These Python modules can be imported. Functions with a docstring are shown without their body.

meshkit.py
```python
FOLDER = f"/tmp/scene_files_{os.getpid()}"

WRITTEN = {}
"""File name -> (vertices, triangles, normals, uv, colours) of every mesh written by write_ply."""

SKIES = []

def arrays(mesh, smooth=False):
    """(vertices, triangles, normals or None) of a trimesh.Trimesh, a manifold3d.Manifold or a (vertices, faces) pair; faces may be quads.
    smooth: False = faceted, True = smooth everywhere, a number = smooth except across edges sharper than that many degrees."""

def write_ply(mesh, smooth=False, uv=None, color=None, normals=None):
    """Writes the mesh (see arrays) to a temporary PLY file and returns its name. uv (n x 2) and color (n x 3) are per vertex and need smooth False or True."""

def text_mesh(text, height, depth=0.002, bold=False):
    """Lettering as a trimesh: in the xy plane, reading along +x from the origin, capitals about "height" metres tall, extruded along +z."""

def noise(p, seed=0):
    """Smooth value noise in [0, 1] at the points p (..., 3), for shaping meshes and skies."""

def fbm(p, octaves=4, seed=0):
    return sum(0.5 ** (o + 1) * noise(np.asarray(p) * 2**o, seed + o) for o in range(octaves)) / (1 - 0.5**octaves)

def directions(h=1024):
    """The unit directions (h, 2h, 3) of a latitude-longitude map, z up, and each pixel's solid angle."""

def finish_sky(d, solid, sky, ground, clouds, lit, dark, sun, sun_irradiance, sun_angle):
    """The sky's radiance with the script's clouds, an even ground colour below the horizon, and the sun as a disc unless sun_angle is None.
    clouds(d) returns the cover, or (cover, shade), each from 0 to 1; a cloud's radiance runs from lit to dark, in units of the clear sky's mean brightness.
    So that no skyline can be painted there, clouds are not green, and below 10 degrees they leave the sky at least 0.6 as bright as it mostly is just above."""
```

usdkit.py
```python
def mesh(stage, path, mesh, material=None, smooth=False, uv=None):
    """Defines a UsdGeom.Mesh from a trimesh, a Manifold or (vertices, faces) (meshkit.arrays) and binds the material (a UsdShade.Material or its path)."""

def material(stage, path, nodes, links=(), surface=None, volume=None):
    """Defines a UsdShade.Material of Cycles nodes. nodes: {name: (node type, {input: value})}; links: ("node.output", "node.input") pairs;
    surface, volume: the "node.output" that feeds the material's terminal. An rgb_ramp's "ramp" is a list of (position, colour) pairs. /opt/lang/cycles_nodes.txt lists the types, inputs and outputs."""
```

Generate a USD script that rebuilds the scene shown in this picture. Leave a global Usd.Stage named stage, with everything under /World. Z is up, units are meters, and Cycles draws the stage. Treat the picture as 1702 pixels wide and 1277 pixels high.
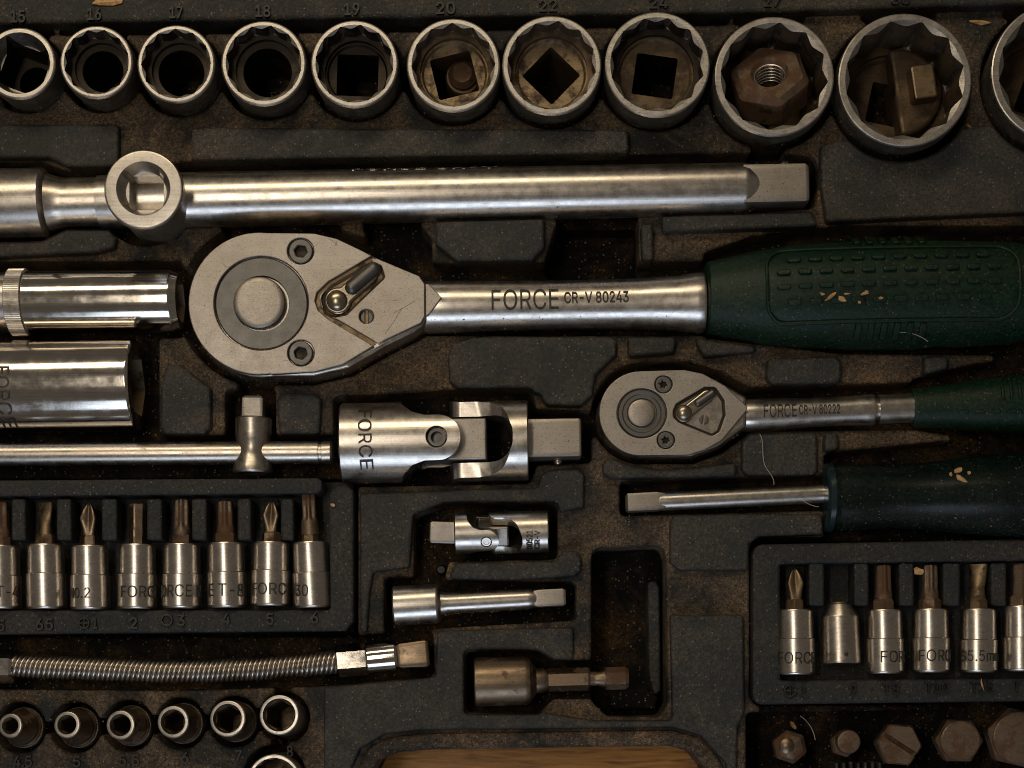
import math, numpy as np, trimesh, manifold3d, mapbox_earcut, usdkit, meshkit
import shapely
from shapely.geometry import Polygon, Point, LineString, box as sbox, MultiPolygon
from shapely.ops import unary_union
from shapely import affinity
from pxr import Usd, UsdGeom, UsdLux, UsdShade, Sdf, Gf

rng = np.random.default_rng(7)
stage = Usd.Stage.CreateInMemory()
UsdGeom.Xform.Define(stage, '/World')
UsdGeom.Scope.Define(stage, '/World/Looks')

# ------------------------------------------------------------------ camera, light
# plan units: one unit is 0.19 mm on the tray; x to the right, y towards the viewer, z up. The camera hangs straight above (NX, NY).
S, H, NX, NY, CX, CY = 0.00019, 2800.0, 870.0, 1130.0, 851.0, 638.5
FOC = 36.0 * H / 1702.0
cam = UsdGeom.Camera.Define(stage, '/World/camera')
cam.CreateHorizontalApertureAttr(36.0)
cam.CreateVerticalApertureAttr(27.0)
cam.CreateFocalLengthAttr(FOC)
cam.CreateHorizontalApertureOffsetAttr((CX - NX) / 1702 * 36)
cam.CreateVerticalApertureOffsetAttr((NY - CY) / 1702 * 36)
cam.CreateFStopAttr(11.0)
cam.CreateFocusDistanceAttr((H - 45) * S)
cam.CreateClippingRangeAttr((0.02, 20.0))
cam.AddTranslateOp().Set(((NX - CX) * S, (CY - NY) * S, H * S))
cam.GetPrim().CreateAttribute('exposure', Sdf.ValueTypeNames.Float).Set(0.18)

DOME, LAMP, WINDOW, STRIP = 0.08, 6.0, 3.0, 11.0
dm = usdkit.material(stage, '/World/Looks/room_air', {'b': ('background_shader', {'color': (1.0, 0.86, 0.70), 'strength': DOME})}, surface='b.background')
dome = UsdLux.DomeLight.Define(stage, '/World/dome')
UsdShade.MaterialBindingAPI.Apply(dome.GetPrim()).Bind(dm)

def rect_light(name, pos, target, w, h, inten, col):
    l = UsdLux.RectLight.Define(stage, '/World/' + name)
    l.CreateWidthAttr(w); l.CreateHeightAttr(h); l.CreateIntensityAttr(inten); l.CreateColorAttr(Gf.Vec3f(*col))
    p, t = np.array(pos, float), np.array(target, float)
    z = (p - t) / np.linalg.norm(p - t)
    x = np.cross([0, 0, 1.0], z)
    x = x / np.linalg.norm(x) if np.linalg.norm(x) > 1e-6 else np.array([1.0, 0, 0])
    y = np.cross(z, x)
    m = Gf.Matrix4d(*x, 0, *y, 0, *z, 0, *p, 1)
    l.AddTransformOp().Set(m)
    return l
rect_light('warm_lamp', (-0.17, 0.46, 0.50), (-0.05, 0.0, 0), 0.52, 0.13, LAMP, (1.0, 0.83, 0.58))
rect_light('cool_window', (-0.10, -0.95, 0.52), (0, 0, 0), 0.55, 0.42, WINDOW, (0.68, 0.81, 1.0))
rect_light('strip_lamp', (-0.21, -0.02, 0.80), (-0.21, -0.02, 0), 0.09, 0.34, STRIP, (1.0, 0.88, 0.72))

# ------------------------------------------------------------------ materials
LOOKS = {}
def mat(name, nodes, links, surface='p.BSDF'):
    LOOKS[name] = usdkit.material(stage, '/World/Looks/' + name, nodes, links, surface=surface)

def metal(name, col, rough, var=0.08, pits=0.5, rust=0.0, rustcol=(0.055, 0.026, 0.012), bump=0.10, smear=0.22, lines=(0.80, 1.10)):
    n = {'geo': ('geometry', {}),
         'na': ('noise_texture', {'scale': 260.0, 'detail': 6.0, 'roughness': 0.65}),
         'mr': ('map_range', {'from_min': 0.3, 'from_max': 0.7, 'to_min': rough - var, 'to_max': rough + var, 'clamp': True}),
         'nb': ('noise_texture', {'scale': 1900.0, 'detail': 5.0, 'roughness': 0.75}),
         'mp': ('map_range', {'from_min': 0.57, 'from_max': 0.66, 'to_min': 0.0, 'to_max': pits, 'clamp': True}),
         'nc': ('noise_texture', {'scale': 115.0, 'detail': 9.0, 'roughness': 0.72}),
         'mc': ('map_range', {'from_min': 0.66 - 0.32 * rust, 'from_max': 0.74 - 0.26 * rust, 'to_min': 0.0, 'to_max': min(1.0, 3 * rust) if rust else 0.0, 'clamp': True}),
         'nd': ('noise_texture', {'scale': 70.0, 'detail': 5.0, 'roughness': 0.6}),
         'md': ('map_range', {'from_min': 0.35, 'from_max': 0.75, 'to_min': 0.0, 'to_max': smear, 'clamp': True}),
         'ml': ('mapping', {'scale': (45.0, 2600.0, 2600.0)}),
         'nl': ('noise_texture', {'scale': 1.0, 'detail': 3.0, 'roughness': 0.7}),
         'mq': ('map_range', {'from_min': 0.3, 'from_max': 0.7, 'to_min': lines[0], 'to_max': lines[1], 'clamp': True}),
         'cl': ('vector_math', {'math_type': 'scale'}),
         'c0': ('mix_color', {'a': col, 'b': tuple(c * k for c, k in zip(col, (0.55, 0.47, 0.38)))}),
         'c1': ('mix_color', {'b': (0.05, 0.035, 0.022)}),
         'c2': ('mix_color', {'b': rustcol}),
         'mm': ('map_range', {'from_min': 0.0, 'from_max': 1.0, 'to_min': 1.0, 'to_max': 0.15, 'clamp': True}),
         'rr': ('mix_float', {'b': 0.75}),
         'nf': ('noise_texture', {'scale': 5200.0, 'detail': 2.0}),
         'bp': ('bump', {'strength': bump, 'distance': 0.00008}),
         'p': ('principled_bsdf', {})}
    l = [('geo.position', k + '.vector') for k in ('na', 'nb', 'nc', 'nd', 'nf')]
    l += [('na.fac', 'mr.value'), ('nb.fac', 'mp.value'), ('nc.fac', 'mc.value'), ('nd.fac', 'md.value'), ('md.result', 'c0.fac'),
          ('geo.position', 'ml.vector'), ('ml.vector', 'nl.vector'), ('nl.fac', 'mq.value'), ('c0.result', 'cl.vector1'), ('mq.result', 'cl.scale'), ('cl.vector', 'c1.a'), ('mp.result', 'c1.fac'), ('c1.result', 'c2.a'), ('mc.result', 'c2.fac'), ('c2.result', 'p.base_color'),
          ('mc.result', 'mm.value'), ('mm.result', 'p.metallic'), ('mr.result', 'rr.a'), ('mc.result', 'rr.fac'), ('rr.result', 'p.roughness'),
          ('nf.fac', 'bp.height'), ('bp.normal', 'p.normal')]
    mat(name, n, l)

def plastic(name, col, dust, amount, rough=0.55, lo=0.42, hi=0.70, bump=0.5, speck=0.6, grain=2300.0, coat=0.0, spec=0.5):
    n = {'geo': ('geometry', {}),
         'na': ('noise_texture', {'scale': 48.0, 'detail': 9.0, 'roughness': 0.70, 'distortion': 0.6}),
         'ma': ('map_range', {'from_min': lo, 'from_max': hi, 'to_min': 0.0, 'to_max': amount, 'clamp': True}),
         'ng': ('noise_texture', {'scale': grain, 'detail': 4.0, 'roughness': 0.7}),
         'mg': ('map_range', {'from_min': 0.36, 'from_max': 0.66, 'to_min': 0.15, 'to_max': 1.7, 'clamp': True}),
         'mu': ('math', {'math_type': 'multiply', 'use_clamp': True}),
         'vo': ('voronoi_texture', {'scale': 1000.0}),
         'lt': ('map_range', {'from_min': 0.14, 'from_max': 0.30, 'to_min': 1.0, 'to_max': 0.0, 'clamp': True}),
         'sc': ('separate_color', {}),
         'gt': ('map_range', {'from_min': 0.70, 'from_max': 0.95, 'to_min': 0.0, 'to_max': speck, 'clamp': True}),
         'ms': ('math', {'math_type': 'multiply', 'use_clamp': True}),
         'nk': ('noise_texture', {'scale': 900.0, 'detail': 4.0, 'roughness': 0.85}),
         'mk': ('map_range', {'from_min': 0.36, 'from_max': 0.64, 'to_min': 0.2, 'to_max': 2.3, 'clamp': True}),
         'ck': ('vector_math', {'math_type': 'scale'}),
         'c1': ('mix_color', {'a': col, 'b': dust}),
         'c2': ('mix_color', {'b': (0.34, 0.27, 0.18)}),
         'mr': ('map_range', {'from_min': 0.0, 'from_max': 1.0, 'to_min': rough, 'to_max': 0.85, 'clamp': True}),
         'bp': ('bump', {'strength': bump, 'distance': 0.0004}),
         'p': ('principled_bsdf', {'coat_weight': coat, 'specular_ior_level': spec})}
    l = [('geo.position', k + '.vector') for k in ('na', 'ng', 'vo')]
    l += [('na.fac', 'ma.value'), ('ng.fac', 'mg.value'), ('ma.result', 'mu.value1'), ('mg.result', 'mu.value2'), ('mu.value', 'c1.fac'),
          ('vo.distance', 'lt.value'), ('vo.color', 'sc.color'), ('sc.r', 'gt.value'), ('lt.result', 'ms.value1'), ('gt.result', 'ms.value2'),
          ('geo.position', 'nk.vector'), ('nk.fac', 'mk.value'), ('c1.result', 'ck.vector1'), ('mk.result', 'ck.scale'), ('ck.vector', 'c2.a'), ('ms.value', 'c2.fac'), ('c2.result', 'p.base_color'), ('mu.value', 'mr.value'), ('mr.result', 'p.roughness'),
          ('ng.fac', 'bp.height'), ('bp.normal', 'p.normal')]
    mat(name, n, l)

metal('satin_chrome', (0.61, 0.565, 0.515), 0.30, 0.07, 0.5, 0.0)
metal('worn_chrome', (0.56, 0.51, 0.45), 0.32, 0.08, 0.7, 0.12)
metal('bright_chrome', (0.66, 0.62, 0.57), 0.13, 0.05, 0.35, 0.0, bump=0.03, smear=0.25)
metal('rim_chrome', (0.60, 0.565, 0.52), 0.38, 0.08, 0.7, 0.03)
metal('matt_plate', (0.41, 0.378, 0.343), 0.46, 0.06, 0.9, 0.0, bump=0.5, smear=0.38, lines=(0.93, 1.04))
metal('dark_steel', (0.16, 0.155, 0.15), 0.46, 0.08, 0.6, 0.06, lines=(0.95, 1.03))
metal('brassy_steel', (0.44, 0.38, 0.29), 0.28, 0.08, 0.7, 0.14, rustcol=(0.09, 0.045, 0.015))
metal('grimy_steel', (0.27, 0.20, 0.125), 0.48, 0.10, 0.8, 0.42, rustcol=(0.050, 0.028, 0.013))
metal('rusty_steel', (0.24, 0.18, 0.13), 0.52, 0.10, 1.0, 0.75, rustcol=(0.095, 0.047, 0.021), bump=0.6)
metal('brown_steel', (0.24, 0.18, 0.125), 0.40, 0.08, 0.9, 0.36, rustcol=(0.07, 0.030, 0.014))
metal('cup_chrome', (0.68, 0.63, 0.575), 0.29, 0.05, 0.5, 0.0, smear=0.3)
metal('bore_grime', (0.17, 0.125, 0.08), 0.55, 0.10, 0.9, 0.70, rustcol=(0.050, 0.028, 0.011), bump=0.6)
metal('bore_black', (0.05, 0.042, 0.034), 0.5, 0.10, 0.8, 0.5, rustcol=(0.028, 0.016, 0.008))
metal('floor_grime', (0.27, 0.20, 0.125), 0.50, 0.1, 1.0, 0.56, rustcol=(0.045, 0.026, 0.012), bump=0.6)
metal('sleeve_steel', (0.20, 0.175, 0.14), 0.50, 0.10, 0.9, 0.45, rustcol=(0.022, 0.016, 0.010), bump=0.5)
metal('chamfer_steel', (0.34, 0.32, 0.30), 0.42, 0.10, 0.9, 0.18, rustcol=(0.04, 0.024, 0.012), bump=0.3)
mat('stamp_dark', {'geo': ('geometry', {}), 'n': ('noise_texture', {'scale': 1300.0, 'detail': 4.0, 'roughness': 0.75}),
     'r': ('rgb_ramp', {'ramp': [(0.36, (0.010, 0.008, 0.006)), (0.54, (0.026, 0.020, 0.014)), (0.72, (0.10, 0.082, 0.064))]}), 'p': ('principled_bsdf', {'roughness': 0.5, 'specular_ior_level': 0.5})},
    [('geo.position', 'n.vector'), ('n.fac', 'r.fac'), ('r.color', 'p.base_color')])
plastic('tray_valley', (0.0095, 0.0095, 0.0085), (0.175, 0.116, 0.066), 0.85, 0.60, 0.40, 0.70, 0.8, 0.6, spec=0.35)
plastic('tray_pad', (0.0100, 0.0112, 0.0108), (0.135, 0.100, 0.066), 0.45, 0.52, 0.42, 0.78, 0.8, 0.6, spec=0.55)
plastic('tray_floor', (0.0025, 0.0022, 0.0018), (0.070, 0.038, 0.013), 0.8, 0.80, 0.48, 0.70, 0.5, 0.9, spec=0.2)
plastic('holder_black', (0.0090, 0.0108, 0.0112), (0.09, 0.068, 0.046), 0.34, 0.5, 0.44, 0.80, 0.75, 0.55, spec=0.45)
plastic('glyph_black', (0.004, 0.004, 0.004), (0.05, 0.04, 0.03), 0.2, 0.42, 0.46, 0.80, 0.3, 0.2)
plastic('green_grip', (0.0010, 0.0130, 0.0058), (0.04, 0.042, 0.024), 0.22, 0.42, 0.42, 0.82, 0.30, 0.35, spec=0.30)
plastic('teal_handle', (0.0018, 0.0065, 0.0052), (0.045, 0.045, 0.034), 0.20, 0.25, 0.44, 0.82, 0.12, 0.35, spec=0.34)
mat('black_edge', {'p': ('principled_bsdf', {'base_color': (0.008, 0.02, 0.024), 'roughness': 0.25})}, [])
mat('wood_shaving', {'geo': ('geometry', {}), 'n': ('noise_texture', {'scale': 900.0, 'detail': 4.0}),
     'r': ('rgb_ramp', {'ramp': [(0.3, (0.34, 0.17, 0.065)), (0.7, (0.62, 0.40, 0.19))]}), 'p': ('principled_bsdf', {'roughness': 0.7})},
    [('geo.position', 'n.vector'), ('n.fac', 'r.fac'), ('r.color', 'p.base_color')])
mat('dust_grain', {'oi': ('geometry', {}), 'r': ('rgb_ramp', {'ramp': [(0.0, (0.13, 0.095, 0.055)), (0.6, (0.30, 0.23, 0.15)), (1.0, (0.62, 0.54, 0.42))]}), 'p': ('principled_bsdf', {'roughness': 0.6})},
    [('oi.random_per_island', 'r.fac'), ('r.color', 'p.base_color')])
mat('fibre', {'p': ('principled_bsdf', {'base_color': (0.42, 0.38, 0.31), 'roughness': 0.6})}, [])
mat('table_wood', {'geo': ('geometry', {}), 'mp': ('mapping', {'scale': (14.0, 150.0, 14.0)}),
     'n': ('noise_texture', {'scale': 5.0, 'detail': 7.0, 'roughness': 0.62, 'distortion': 0.8}),
     'r': ('rgb_ramp', {'ramp': [(0.28, (0.10, 0.034, 0.006)), (0.48, (0.36, 0.145, 0.024)), (0.72, (0.54, 0.25, 0.055))]}),
     'b': ('bump', {'strength': 0.3, 'distance': 0.0003}), 'p': ('principled_bsdf', {'roughness': 0.42})},
    [('geo.position', 'mp.vector'), ('mp.vector', 'n.vector'), ('n.fac', 'r.fac'), ('r.color', 'p.base_color'), ('n.fac', 'b.height'), ('b.normal', 'p.normal')])

# ------------------------------------------------------------------ things and parts
COUNT = {}
def numbered(parent, name):
    k = (parent, name); n = COUNT.get(k, 0); COUNT[k] = n + 1
    return name if n == 0 else f'{name}_{n:03d}'

class T:
    def __init__(s, path, o, zr): s.path, s.o, s.zr = path, o, zr

def tag(p, label=None, cat=None, group=None, kind=None):
    for k, v in (('label', label), ('category', cat), ('group', group), ('kind', kind)):
        if v: p.SetCustomDataByKey(k, v)

def W(px, py, z, zr=None):
    k = (H - (z if zr is None else zr)) / H
    return np.array([(NX + (px - NX) * k - CX) * S, (CY - (NY + (py - NY) * k)) * S, z * S])

def thing(name, label, cat, cx, cy, zr=0.0, zb=0.0, group=None):
    path = '/World/' + numbered('/World', name)
    x = UsdGeom.Xform.Define(stage, path)
    o = W(cx, cy, zb, zr)
    x.AddTranslateOp().Set(tuple(map(float, o)))
    tag(x.GetPrim(), label, cat, group)
    return T(path, o, zr)

def put(parent, name, mesh, look, smooth=35, label=None, kind=None, zr=None):
    """mesh is in plan units (x, -y, z); it becomes ONE Mesh under the parent (a T)."""
    if isinstance(mesh, list): mesh = join(mesh)
    if hasattr(mesh, 'to_mesh'):
        m = mesh.to_mesh(); mesh = trimesh.Trimesh(np.asarray(m.vert_properties)[:, :3], np.asarray(m.tri_verts), process=False)
    zr = parent.zr if zr is None else zr
    k = (H - zr) / H
    v = np.asarray(mesh.vertices, float)
    w = np.stack([(NX + (v[:, 0] - NX) * k - CX) * S, (CY - NY) * S + (v[:, 1] + NY) * k * S, v[:, 2] * S], 1) - parent.o
    path = parent.path + '/' + numbered(parent.path, name)
    p = usdkit.mesh(stage, path, trimesh.Trimesh(w, mesh.faces, process=False), LOOKS[look], smooth=smooth)
    tag(p.GetPrim(), label, None, None, kind)
    return T(path, parent.o, zr)

def single(name, label, cat, mesh, look, cx, cy, zr=0.0, zb=0.0, group=None, kind=None, smooth=35):
    """a thing that is one mesh"""
    path = '/World/' + numbered('/World', name)
    o = W(cx, cy, zb, zr); k = (H - zr) / H
    v = np.asarray(mesh.vertices, float)
    w = np.stack([(NX + (v[:, 0] - NX) * k - CX) * S, (CY - NY) * S + (v[:, 1] + NY) * k * S, v[:, 2] * S], 1) - o
    p = usdkit.mesh(stage, path, trimesh.Trimesh(w, mesh.faces, process=False), LOOKS[look], smooth=smooth)
    p.AddTranslateOp().Set(tuple(map(float, o)))
    tag(p.GetPrim(), label, cat, group, kind)

# ------------------------------------------------------------------ mesh builders, all in (x, -y, z) plan units
def join(ms): return trimesh.util.concatenate([tomesh(m) for m in ms])
def tomesh(m):
    if hasattr(m, 'to_mesh'):
        q = m.to_mesh(); return trimesh.Trimesh(np.asarray(q.vert_properties)[:, :3], np.asarray(q.tri_verts), process=False)
    return m
def M(mesh):
    if hasattr(mesh, 'to_mesh'): return mesh
    t = mesh.copy(); t.merge_vertices()
    return manifold3d.Manifold(manifold3d.Mesh(np.asarray(t.vertices, np.float32), np.asarray(t.faces, np.uint32)))
def p3(x, y, z): return np.array([x, -y, z], float)
def poly(*pts): return Polygon([(x, y) for x, y in pts])
def flip(g): return affinity.scale(g, 1, -1, origin=(0, 0))
def rnd(g, r, c=None):
    c = r if c is None else c
    return g.buffer(-r).buffer(r).buffer(c).buffer(-c) if r else g
def geoms(g): return [q for q in getattr(g, 'geoms', [g]) if q.area > 4]

def ringpts(ring, seg):
    l = shapely.segmentize(shapely.LineString(ring.coords).simplify(0.15), seg)
    a = np.array(l.coords)[:-1]
    keep = np.linalg.norm(a - np.roll(a, 1, 0), axis=1) > 0.05
    return a[keep]
def inward(a, ccw):
    e = np.roll(a, -1, 0) - a; e /= np.maximum(np.linalg.norm(e, axis=1, keepdims=True), 1e-9)
    n = np.stack([-e[:, 1], e[:, 0]], 1) * (1 if ccw else -1)
    m = n + np.roll(n, 1, 0)
    d = np.maximum((m * n).sum(1, keepdims=True), 0.5)
    return m / d
def slab(g, z0, z1, r=3.0, draft=0.0, seg=14.0, k=3, top=None):
    """g in photo plan coordinates (x, y down). Rounded top edge of radius r. top(x, y): extra height of the top."""
    out = []
    if r >= 2 and top is None:
        q_ = (r + draft) * 1.08; g = g.buffer(-q_).buffer(2 * q_).buffer(-q_)
    for q in geoms(flip(g)):
        q = shapely.geometry.polygon.orient(q)
        rings = [ringpts(q.exterior, seg)] + [ringpts(h, seg) for h in q.interiors if Polygon(h).area > 4]
        rings = [x for x in rings if len(x) > 2]
        prof = [(0.0, z0), (draft, z1 - r)] + [(draft + r * (1 - math.cos(t)), z1 - r + r * math.sin(t)) for t in np.linspace(0, math.pi / 2, k + 1)[1:]] if r > 0 else [(0.0, z0), (draft, z1)]
        vs, fs, base, caps = [], [], 0, []
        for i, a in enumerate(rings):
            nn, n = inward(a, True), len(a)
            for d, z in prof: vs.append(np.column_stack([a + nn * d, np.full(n, z)]))
            for j in range(len(prof) - 1):
                b0, b1 = base + j * n, base + (j + 1) * n
                i0 = np.arange(n); i1 = (i0 + 1) % n
                fs += [np.column_stack([b0 + i0, b0 + i1, b1 + i1]), np.column_stack([b0 + i0, b1 + i1, b1 + i0])]
            base += n * len(prof)
            caps.append((a, nn))
        for zi, up in ((0, False), (-1, True)):
            cv = [a + nn * prof[zi][0] for a, nn in caps]
            for cap in getattr(Polygon(cv[0], cv[1:]).buffer(0), 'geoms', [Polygon(cv[0], cv[1:]).buffer(0)]):
                if cap.area < .05: continue
                cr = [np.array(x.coords)[:-1] for x in [cap.exterior, *cap.interiors]]
                ends = np.cumsum([len(x) for x in cr]).astype(np.uint32)
                cr = np.vstack(cr)
                tri = np.asarray(mapbox_earcut.triangulate_float64(cr, ends)).reshape(-1, 3).astype(int)
                A = cr[tri]; s = np.cross(A[:, 1] - A[:, 0], A[:, 2] - A[:, 0])
                tri = tri[np.abs(s) > 1e-6]; s = s[np.abs(s) > 1e-6]
                tri = np.where((s > 0)[:, None] == up, tri, tri[:, ::-1])
                vs.append(np.column_stack([cr, np.full(len(cr), prof[zi][1])])); fs.append(tri + base); base += len(cr)
        out.append(trimesh.Trimesh(np.vstack(vs), np.vstack(fs), process=False))
    return trimesh.util.concatenate(out)

def frame_of(p0, p1):
    a = (p1 - p0) / np.linalg.norm(p1 - p0)
    ref = np.array([0, 0, 1.0]) if abs(a[2]) < 0.9 else np.array([0, 1.0, 0])
    up = ref - a * (ref @ a); up /= np.linalg.norm(up)
    return a, up, np.cross(up, a)
class Rod:
    """a turned piece on the axis p0 -> p1; prof: (distance along the axis, radius)"""
    def __init__(s, p0, p1, prof, flat=1.0):
        s.p0, s.p1 = np.array(p0, float), np.array(p1, float)
        s.a, s.up, s.s = frame_of(s.p0, s.p1)
        s.prof = prof; s.flat = flat
    def r(s, u): return np.interp(u, [q[0] for q in s.prof], [q[1] for q in s.prof])
    def mesh(s, n=48, sec=None):
        th = np.linspace(0, 2 * math.pi, n, endpoint=False)
        vs = []
        for i, (u, r) in enumerate(s.prof):
            rr = np.full(n, r) if sec is None else r * sec(th, u)
            vs.append(s.p0 + s.a * u + np.outer(rr * np.cos(th) * s.flat, s.up) + np.outer(rr * np.sin(th), s.s))
        m = len(vs); v = np.vstack(vs + [[s.p0 + s.a * s.prof[0][0]], [s.p0 + s.a * s.prof[-1][0]]])
        i0 = np.arange(n); i1 = (i0 + 1) % n; fs = []
        for j in range(m - 1):
            b0, b1 = j * n, (j + 1) * n
            fs += [np.column_stack([b0 + i0, b0 + i1, b1 + i1]), np.column_stack([b0 + i0, b1 + i1, b1 + i0])]
        fs.append(np.column_stack([np.full(n, m * n), i1, i0])); fs.append(np.column_stack([np.full(n, m * n + 1), (m - 1) * n + i0, (m - 1) * n + i1]))
        t = trimesh.Trimesh(v, np.vstack(fs), process=False)
        if t.volume < 0: t.invert()
        return t
    def wrap(s, mesh, arc=False, size=4.0):
        """lays a flat mesh (plan x, -y, height) on the rod's upper side"""
        v, f = trimesh.remesh.subdivide_to_size(mesh.vertices, mesh.faces, size, max_iter=12)
        d = v[:, :2] - s.p0[:2]
        u, t = d @ s.a[:2], d @ s.s[:2]
        r = s.r(u)
        th = np.clip(t / r, -1.5, 1.5) if arc else np.arcsin(np.clip(t / r, -0.99, 0.99))
        rr = r + v[:, 2]
        w = s.p0 + np.outer(u, s.a) + np.outer(rr * np.cos(th) * s.flat, s.up) + np.outer(rr * np.sin(th), s.s)
        if arc:
            keep = np.abs(t / r)[f].max(1) < 1.5; f = f[keep]
        return trimesh.Trimesh(w, f, process=False)
def rod(p0, p1, prof, n=48, sec=None): return Rod(p0, p1, prof).mesh(n, sec)
def squarish(e=9.0): return lambda th, u: (np.abs(np.cos(th)) ** e + np.abs(np.sin(th)) ** e) ** (-1 / e)
def ngon(k, ph=0.0):
    return lambda th, u: math.cos(math.pi / k) / np.cos(((th + ph) % (2 * math.pi / k)) - math.pi / k)
def lobes(k, dep): return lambda th, u: 1 - dep * 0.5 * (1 - np.cos(k * th))
def vrod(cx, cy, prof, n=48, sec=None):
    """turned about the vertical through (cx, cy); prof: (z, r)"""
    return rod(p3(cx, cy, 0), p3(cx, cy, 1), prof, n, sec)
def circ(cx, cy, r, q=16): return Point(cx, cy).buffer(r, quad_segs=q)
def regular(cx, cy, r, k, ph=0.0): return Polygon([(cx + r * math.cos(ph + 2 * math.pi * i / k), cy + r * math.sin(ph + 2 * math.pi * i / k)) for i in range(k)])
def prism(g, z0, z1):
    rings = []
    for q in geoms(flip(g)):
        q = shapely.geometry.polygon.orient(q)
        rings += [ringpts(x, 8) for x in [q.exterior, *q.interiors]]
    return manifold3d.Manifold.extrude(manifold3d.CrossSection(rings, manifold3d.FillRule.Positive), z1 - z0).translate([0, 0, z0])
def bx(x0, y0, z0, x1, y1, z1, r=2.0): return slab(rnd(sbox(x0, y0, x1, y1), min(r, 0.4 * min(x1 - x0, y1 - y0)), 0), z0, z1, r)

TEXTS = {}
def text(t, x, y, w, h, rot=0.0, d=1.0, bold=False, sink=0.6):
    """lettering, its lower left corner at plan (x, y), w long, capitals h tall, turned rot degrees anticlockwise as seen"""
    if (t, bold) not in TEXTS: TEXTS[(t, bold)] = meshkit.text_mesh(t, 10.0, 1.0, bold)
    m = TEXTS[(t, bold)].copy(); v = m.vertices.copy()
    x0, x1 = v[:, 0].min(), v[:, 0].max()
    v[:, 0] = (v[:, 0] - x0) * (w / (x1 - x0)); v[:, 1] *= h / 10.0; v[:, 2] = v[:, 2] * (d + sink) - sink
    c, s = math.cos(math.radians(rot)), math.sin(math.radians(rot))
    v = np.column_stack([v[:, 0] * c - v[:, 1] * s + x, v[:, 0] * s + v[:, 1] * c - y, v[:, 2]])
    return trimesh.Trimesh(v, m.faces, process=False)
def lift(m, z): m = m.copy(); m.apply_translation([0, 0, z]); return m

# ------------------------------------------------------------------ table
tb = trimesh.creation.box((1.6, 1.2, 0.03)); tb.apply_translation((0, 0, -165 * S - 0.015))
p = usdkit.mesh(stage, '/World/table_top', tb, LOOKS['table_wood'])
tag(p.GetPrim(), 'brown wooden table top showing through the cut-out of the tool case', 'table', None, 'structure')

# ------------------------------------------------------------------ the tool case tray
SOCKETS = [('15', 32, 105, 60), ('16', 160, 103, 61), ('17', 292.5, 106, 65), ('18', 438, 105, 71), ('19', 589, 106, 73), ('20', 753.5, 108, 78),
           ('22', 917, 108.5, 83), ('24', 1092.5, 107, 88), ('27', 1287, 127, 100), ('30', 1504, 133, 111.5), ('32', 1765, 120, 118)]
SMALL = [('4.5', 22, 1205.6, 20, 32.7, 1210), ('5', 116, 1204, 22, 124.6, 1209.6), ('5.5', 203.7, 1204.6, 24, 213, 1207), ('6', 290, 1199.5, 26.5, 299.7, 1203),
         ('7', 380, 1194, 30, 389, 1200), ('8', 466, 1188, 33, 472, 1193)]
head_plan = rnd(poly((440, 384), (525, 384), (575, 398), (630, 424), (682, 449), (704, 458), (711, 470), (711, 530), (704, 543), (690, 553), (640, 578), (580, 612), (520, 626), (440, 626)).union(circ(434, 505, 123)), 6)
small_head = rnd(poly((1066, 614), (1140, 612), (1195, 628), (1245, 657), (1245, 708), (1195, 744), (1150, 760), (1066, 760)).union(circ(1066, 687, 73)), 6)
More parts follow.
